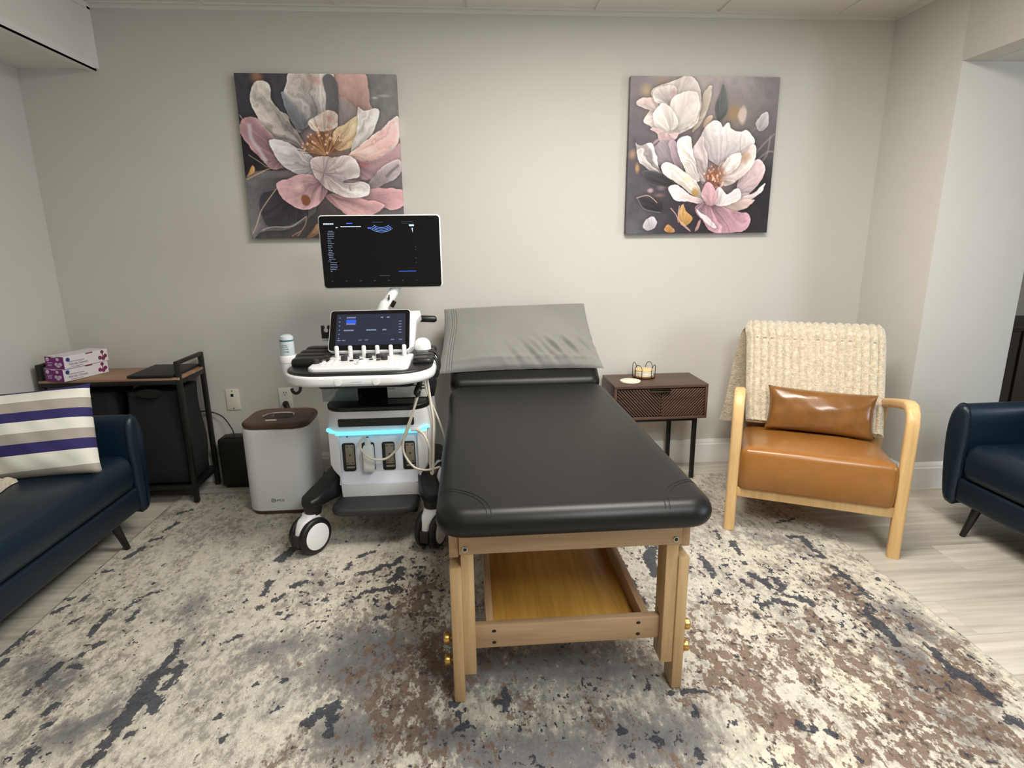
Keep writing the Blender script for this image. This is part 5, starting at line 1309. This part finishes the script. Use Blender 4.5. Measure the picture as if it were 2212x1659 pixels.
def paint_one():
    p = Painter(((60, 62), (1555, 60), (200, 1580), (1592, 1580)), 3)
    p.bg([((120, 120), (66, 64, 72), .3), ((450, 250), (84, 82, 90), .2), ((1480, 150), (128, 127, 126), .3), ((1450, 350), (132, 130, 130), .25), ((180, 800), (36, 30, 34), .2), ((300, 920), (34, 28, 32), .2),
          ((350, 1200), (92, 88, 92), .2), ((250, 1450), (74, 70, 74), .2), ((700, 1450), (60, 54, 54), .2), ((950, 1450), (78, 72, 72), .25), ((1500, 1450), (104, 102, 106), .25), ((1200, 600), (120, 110, 112), .3)])
    p.blob((265, 100), 75, 95, (168, 122, 98), .9, .8); p.blob((210, 190), 50, 70, (60, 56, 62), .6, .8)
    p.petal([(170, 1030), (430, 960), (640, 985), (760, 1250), (700, 1380), (540, 1470), (300, 1500), (215, 1540)], (112, 108, 112), (700, 1000), .55, .02, .3)
    p.petal([(300, 1180), (520, 1130), (700, 1340), (540, 1440), (330, 1440)], (64, 60, 66), (600, 1200), .7, 0, .15)
    p.line([(430, 1095), (340, 1220), (280, 1320), (240, 1450), (205, 1530)], (200, 178, 158), 5)
    p.line([(290, 1500), (380, 1470), (540, 1470), (640, 1410), (690, 1370)], (186, 176, 172), 5)
    p.line([(690, 1370), (680, 1450), (610, 1560)], (150, 128, 116), 6); p.line([(560, 1560), (640, 1510)], (150, 128, 116), 6)
    p.petal([(690, 1575), (760, 1480), (810, 1430), (820, 1500), (760, 1570)], (158, 122, 96), (700, 1570), .7, 0, .2)
    p.line([(160, 1015), (280, 955), (370, 915), (490, 905)], (198, 164, 118), 6); p.line([(180, 790), (300, 870), (340, 900), (440, 900)], (170, 160, 156), 4)
    p.petal([(165, 985), (190, 920), (215, 890), (225, 945)], (204, 156, 100), (165, 985), .8, 0, .1); p.line([(105, 430), (140, 480)], (190, 180, 180), 5)
    p.blob((930, 760), 640, 560, (150, 128, 130), .85, .9)
    # petals, back to front
    p.petal([(925, 58), (1230, 58), (1290, 180), (1300, 330), (1350, 420), (1280, 500), (1180, 570), (1090, 400), (1000, 300), (960, 150)], (212, 176, 168), (1080, 760), .74, .12, .4, .22, (172, 136, 130))
    p.petal([(1020, 280), (1110, 310), (1200, 400), (1210, 520), (1130, 580), (1020, 520), (1000, 400)], (160, 146, 146), (1060, 640), .7, .05, .3)
    p.petal([(600, 66), (930, 60), (940, 150), (890, 260), (880, 390), (770, 450), (700, 530), (640, 560), (560, 420), (530, 250), (560, 150)], (214, 204, 198), (790, 720), .60, .10, .5, .42, (150, 148, 154))
    p.blob((800, 130), 130, 70, (196, 150, 142), .55, .9)
    p.petal([(880, 120), (935, 75), (1000, 160), (1012, 330), (1008, 480), (985, 560), (930, 470), (895, 380), (905, 250)], (104, 102, 106), (950, 600), .8, .0, .25)
    p.petal([(500, 240), (560, 300), (620, 360), (715, 490), (660, 545), (590, 500), (540, 400)], (126, 127, 134), (680, 600), .7, .12, .35)
    p.petal([(240, 180), (300, 140), (370, 165), (395, 240), (400, 300), (470, 390), (530, 425), (560, 500), (620, 580), (700, 760), (560, 690), (420, 670), (300, 480), (222, 320)], (230, 222, 214), (720, 780), .66, .08, .6, .46, (150, 140, 140))
    p.petal([(110, 550), (160, 470), (240, 465), (300, 520), (420, 660), (400, 720), (470, 880), (370, 890), (240, 760), (150, 640)], (176, 140, 146), (480, 840), .62, .10, .4)
    p.line([(190, 520), (205, 640), (270, 740), (330, 840)], (206, 200, 206), 22, .7)
    p.blob((870, 690), 210, 150, (116, 82, 62), 1, .4)
    p.petal([(740, 500), (800, 440), (900, 390), (990, 420), (985, 520), (900, 560), (800, 560)], (206, 188, 178), (870, 640), .75, .05, .3, .4)
    p.blob((930, 460), 45, 40, (176, 124, 122), .7, .8)
    p.petal([(970, 580), (1080, 500), (1190, 440), (1205, 560), (1140, 690), (1010, 740), (960, 680)], (226, 212, 180), (960, 760), .78, .05, .3, .3, (176, 142, 108))
    p.petal([(1190, 360), (1260, 390), (1375, 375), (1350, 500), (1280, 620), (1130, 740), (1190, 560)], (216, 210, 208), (1090, 780), .68, .1, .45, .3)
    p.petal([(1090, 810), (1240, 680), (1400, 560), (1545, 455), (1565, 560), (1535, 700), (1440, 780), (1300, 835), (1170, 845)], (208, 168, 168), (1080, 800), .80, .2, .4, .3, (216, 186, 174))
    p.blob((1280, 755), 110, 45, (232, 218, 204), .7, .9, -.35); p.line([(1540, 470), (1560, 600), (1500, 740), (1400, 800)], (232, 222, 214), 16, .75)
    p.petal([(1150, 850), (1330, 840), (1470, 760), (1580, 690), (1585, 860), (1400, 970), (1250, 1010), (1180, 970)], (178, 146, 152), (1130, 860), .66, .05, .3)
    p.blob((1230, 880), 90, 30, (170, 96, 96), .6, .9)
    p.petal([(1270, 1085), (1350, 960), (1500, 860), (1562, 860), (1565, 960), (1430, 1060), (1300, 1105)], (176, 162, 166), (1250, 1090), .68, .16, .4)
    p.line([(1440, 990), (1500, 930), (1550, 890)], (90, 84, 90), 14, .6)
    p.petal([(380, 680), (430, 660), (560, 690), (700, 770), (765, 850), (750, 975), (640, 970), (500, 890), (430, 800)], (206, 200, 202), (780, 900), .66, .10, .55, .25)
    p.petal([(1180, 1170), (1350, 1105), (1585, 1135), (1580, 1260), (1480, 1305), (1380, 1275), (1230, 1225)], (206, 162, 168), (1150, 1160), .68, .12, .4)
    p.petal([(880, 1170), (960, 1150), (1100, 1185), (1200, 1205), (1375, 1250), (1385, 1290), (1280, 1360), (1120, 1368), (1000, 1300), (900, 1220)], (212, 168, 170), (900, 1150), .68, .12, .45)
    p.petal([(435, 1060), (520, 1020), (640, 980), (800, 1000), (880, 1080), (860, 1180), (760, 1265), (660, 1290), (540, 1240), (460, 1150)], (206, 166, 172), (860, 1040), .60, .12, .5)
    p.blob((690, 1215), 48, 62, (124, 76, 54), .95, .3); p.blob((630, 1090), 70, 60, (232, 206, 190), .55, .9)
    p.petal([(765, 850), (870, 812), (960, 822), (1090, 812), (1170, 880), (1185, 980), (1130, 1010), (1040, 1035), (1120, 1045), (1210, 1040), (1265, 1080), (1240, 1155), (1100, 1182), (960, 1145), (850, 1065), (785, 950)], (218, 215, 214), (860, 960), .72, .08, .6, .25, (206, 182, 184))
    p.line([(1050, 1000), (1080, 1035), (1180, 1040)], (150, 128, 132), 9, .6); p.line([(960, 920), (970, 960)], (130, 126, 130), 9, .6); p.line([(1095, 1080), (1100, 1120)], (120, 116, 120), 9, .6)
    p.blob((1350, 270), 40, 16, (226, 224, 222), .6, .9, -.7); p.blob((1440, 250), 90, 18, (200, 200, 200), .5, .9, -.7)
    r = random.Random(5)
    for i in range(60):
        a = math.radians(r.uniform(186, 318)); L = r.uniform(110, 300); x, y = 895 + L * math.cos(a) * .95, 795 + L * math.sin(a) * .92
        if y < 470 or x > 1060: continue
        p.line([(895 + 22 * math.cos(a), 795 + 14 * math.sin(a)), (895 + L * .5 * math.cos(a) + r.uniform(-10, 10), 795 + L * .5 * math.sin(a)), (x, y)], r.choice([(176, 134, 96), (92, 60, 46), (148, 108, 78)]), 4, .85)
        if i % 2: p.blob((x, y), 15, 15, (220, 178, 156), .95, .5)
    p.blob((895, 770), 16, 16, (226, 176, 150), 1, .4)
    return p

def paint_two():
    p = Painter(((160, 68), (1572, 92), (95, 1565), (1428, 1568)), 21); p.gain = 1.02
    p.bg([((250, 120), (158, 148, 150), .25), ((800, 120), (196, 184, 184), .25), ((1250, 200), (190, 184, 186), .28), ((1520, 200), (118, 110, 116), .2), ((200, 450), (104, 100, 108), .2), ((1450, 650), (92, 88, 92), .2),
          ((180, 1150), (88, 84, 92), .25), ((160, 1450), (112, 108, 116), .2), ((500, 1400), (50, 44, 52), .25), ((1380, 1250), (46, 42, 48), .25), ((1350, 1500), (52, 48, 54), .2), ((600, 750), (110, 100, 104), .25), ((1150, 480), (120, 108, 100), .2)])
    p.blob((560, 380), 330, 280, (176, 160, 160), .7, .8); p.blob((310, 200), 90, 80, (206, 178, 140), .8, .9); p.blob((450, 110), 70, 40, (178, 148, 120), .6, .9); p.blob((1120, 420), 110, 100, (176, 142, 102), .8, .9); p.blob((330, 440), 60, 90, (190, 156, 116), .6, .9)
    p.blob((170, 790), 50, 60, (206, 166, 130), .7, .9); p.blob((210, 920), 26, 60, (214, 160, 106), .8, .7, .4)
    p.petal([(1022, 158), (1055, 300), (1045, 420), (980, 485), (942, 360), (985, 260)], (112, 116, 114), (980, 480), .8, .05, .2)
    p.blob((1205, 440), 48, 90, (222, 202, 194), .9, .4, .3); p.petal([(1340, 500), (1390, 440), (1440, 420), (1452, 480), (1430, 550), (1370, 582), (1338, 550)], (206, 198, 200), (1350, 600), .72, .1, .2)
    p.line([(1330, 560), (1290, 600), (1270, 680)], (150, 150, 150), 4)
    for q in (((1330, 800), (1420, 700), (1510, 620)), ((1350, 860), (1440, 790), (1500, 790)), ((1390, 880), (1440, 800), (1470, 640))): p.line(q, (176, 166, 166), 10, .5)
    # upper flower
    p.petal([(815, 330), (835, 240), (905, 185), (885, 350), (835, 480), (740, 590), (730, 560), (790, 450)], (222, 208, 192), (700, 560), .76, .06, .4)
    p.petal([(830, 500), (880, 440), (920, 440), (900, 500), (840, 560)], (216, 190, 166), (800, 570), .8, .04, .2)
    p.petal([(365, 215), (560, 130), (680, 85), (765, 150), (805, 280), (785, 420), (740, 520), (600, 592), (480, 600), (380, 540), (290, 470), (380, 330)], (232, 220, 216), (560, 360), .78, .06, .5, .2)
    p.petal([(218, 325), (270, 268), (370, 275), (405, 350), (340, 375)], (230, 210, 206), (420, 400), .8, .08, .4)
    p.petal([(370, 225), (440, 180), (560, 170), (570, 240), (500, 330), (400, 300)], (226, 214, 212), (520, 330), .74, .08, .35); p.blob((560, 220), 50, 40, (188, 150, 148), .6, .9); p.blob((515, 320), 26, 40, (186, 152, 150), .6, .9)
    p.petal([(530, 340), (600, 250), (760, 225), (795, 340), (745, 480), (600, 560), (575, 450)], (240, 230, 226), (560, 560), .8, .05, .35, .18)
    p.petal([(385, 400), (450, 330), (520, 365), (585, 470), (570, 550), (440, 570), (375, 500)], (244, 234, 230), (520, 600), .82, .05, .4, .18)
    p.petal([(330, 560), (400, 545), (480, 595), (590, 595), (540, 660), (430, 665), (400, 600)], (228, 198, 200), (480, 560), .78, .1, .35)
    # shaded blooms at the left
    p.petal([(340, 800), (430, 680), (530, 680), (610, 800), (640, 920), (560, 960), (430, 900)], (160, 148, 156), (600, 980), .66, .05, .4); p.line([(330, 800), (360, 700), (430, 650), (520, 650)], (206, 176, 180), 14, .8)
    p.petal([(195, 650), (235, 710), (340, 690), (380, 800), (400, 900), (440, 1000), (330, 940), (235, 850), (210, 740)], (220, 210, 210), (450, 1000), .64, .1, .4, .5)
    p.petal([(510, 700), (570, 690), (620, 860), (640, 960), (570, 900)], (172, 152, 160), (640, 980), .7, .12, .3)
    p.petal([(265, 955), (400, 970), (520, 1040), (545, 1090), (440, 1110), (320, 1060)], (66, 64, 68), (540, 1090), .7, .5, .3)
    p.petal([(200, 1210), (330, 1190), (440, 1270), (420, 1350), (300, 1340), (240, 1280)], (58, 54, 60), (430, 1350), .7, .3, .3); p.line([(200, 1210), (310, 1190), (390, 1260)], (206, 176, 158), 5); p.line([(210, 1215), (270, 1320), (420, 1360)], (120, 116, 124), 5)
    p.blob((330, 1140), 40, 30, (206, 178, 184), .8, .6); p.blob((410, 1190), 70, 24, (172, 124, 112), .6, .8, -.3); p.blob((430, 1120), 60, 30, (150, 130, 134), .6, .8)
    p.petal([(255, 1500), (280, 1430), (340, 1400), (380, 1450), (360, 1510), (300, 1530)], (204, 200, 206), (330, 1540), .68, .1, .3)
    p.petal([(595, 1390), (630, 1300), (660, 1370), (710, 1430), (650, 1490), (610, 1460)], (190, 148, 92), (640, 1500), .8, .05, .2); p.petal([(460, 1530), (500, 1485), (555, 1550), (500, 1565)], (190, 142, 90), (500, 1560), .8, 0, .2)
    for q in (((600, 1300), (590, 1420), (640, 1500), (700, 1555)), ((520, 1320), (570, 1390), (590, 1460)), ((640, 1280), (610, 1380)), ((620, 1460), (690, 1540))): p.line(q, (216, 178, 168), 5)
    p.petal([(740, 1560), (770, 1480), (800, 1440), (780, 1530)], (196, 152, 150), (745, 1560), .8, 0, .1)
    p.blob((960, 1010), 420, 420, (158, 138, 142), .8, .8)
    # big flower
    p.petal([(1160, 1060), (1230, 960), (1340, 880), (1408, 940), (1365, 1080), (1240, 1215), (1150, 1240)], (218, 194, 198), (1060, 1200), .74, .12, .5, .25)
    p.petal([(830, 600), (920, 500), (1000, 508), (1020, 560), (1070, 520), (1090, 570), (1180, 605), (1230, 590), (1288, 650), (1282, 750), (1200, 850), (1050, 920), (900, 850), (835, 740)], (242, 236, 236), (960, 1000), .76, .06, .6, .2, (206, 190, 194))
    p.line([(1190, 620), (1180, 720), (1190, 800)], (176, 160, 164), 6, .5)
    p.petal([(735, 770), (780, 680), (832, 590), (845, 720), (872, 830), (862, 1000), (820, 1070), (770, 950)], (232, 214, 216), (860, 1080), .72, .08, .4, .3)
    p.petal([(598, 690), (650, 640), (715, 650), (728, 800), (765, 900), (790, 1040), (690, 1000), (620, 850)], (240, 230, 226), (800, 1080), .76, .08, .55, .3)
    p.petal([(990, 900), (1120, 840), (1290, 735), (1315, 820), (1260, 950), (1130, 1070), (1000, 1080)], (230, 210, 206), (960, 1060), .76, .06, .4, .3); p.blob((1225, 840), 70, 60, (178, 140, 108), .75, .8, -.7)
    p.petal([(1000, 930), (1080, 830), (1180, 800), (1150, 930), (1050, 1000)], (238, 226, 222), (960, 1040), .76, .06, .35, .3)
    p.petal([(440, 925), (480, 882), (560, 910), (660, 980), (760, 1080), (805, 1210), (740, 1195), (620, 1095), (480, 995)], (244, 232, 224), (830, 1230), .78, .06, .55, .25); p.blob((745, 1170), 52, 62, (182, 142, 84), .85, .6); p.blob((680, 1040), 60, 40, (236, 214, 168), .6, .9, .7)
    p.petal([(512, 1140), (540, 1103), (600, 1112), (700, 1200), (812, 1235), (820, 1285), (720, 1255), (580, 1232)], (240, 216, 218), (830, 1280), .8, .08, .5)
    p.petal([(1140, 1250), (1300, 1180), (1403, 1103), (1345, 1205), (1200, 1295), (1000, 1300)], (232, 214, 214), (1000, 1260), .78, .1, .45)
    p.blob((940, 1020), 120, 120, (146, 92, 70), .95, .6)
    r = random.Random(8)
    for i in range(46):
        a = r.uniform(0, 6.28); L = r.uniform(15, 125); p.blob((940 + L * math.cos(a), 1020 + L * .85 * math.sin(a)), 11, 13, r.choice([(226, 178, 150), (206, 150, 120), (120, 66, 50), (238, 206, 190)]), .95, .5)
    p.petal([(960, 1290), (1130, 1265), (1310, 1255), (1190, 1352), (1060, 1360)], (224, 198, 190), (960, 1280), .76, .1, .45)
    p.petal([(765, 1335), (850, 1275), (960, 1300), (1050, 1350), (1150, 1370), (1235, 1400), (1248, 1480), (1180, 1560), (930, 1565), (830, 1450)], (208, 164, 178), (880, 1240), .66, .08, .5, .3)
    p.petal([(765, 1340), (800, 1370), (870, 1420), (935, 1510), (905, 1515), (820, 1445)], (240, 224, 226), (900, 1520), .85, .05, .25)
    p.petal([(935, 1285), (950, 1165), (990, 1128), (1050, 1205), (1130, 1140), (1175, 1160), (1165, 1245), (1060, 1288)], (236, 220, 222), (960, 1330), .76, .08, .45)
    p.petal([(815, 1210), (830, 1115), (880, 1072), (930, 1130), (945, 1270), (870, 1300)], (214, 172, 182), (900, 1320), .78, .06, .45)
    return p
canvas('flower_canvas', 'square canvas print of one large pale pink peony behind the monitor', -1.068, -.318, 1.290, 2.040, paint_one())
canvas('flower_canvas', 'square canvas print of two blush peonies on a dark ground, right of the table', .822, 1.582, 1.292, 2.043, paint_two())
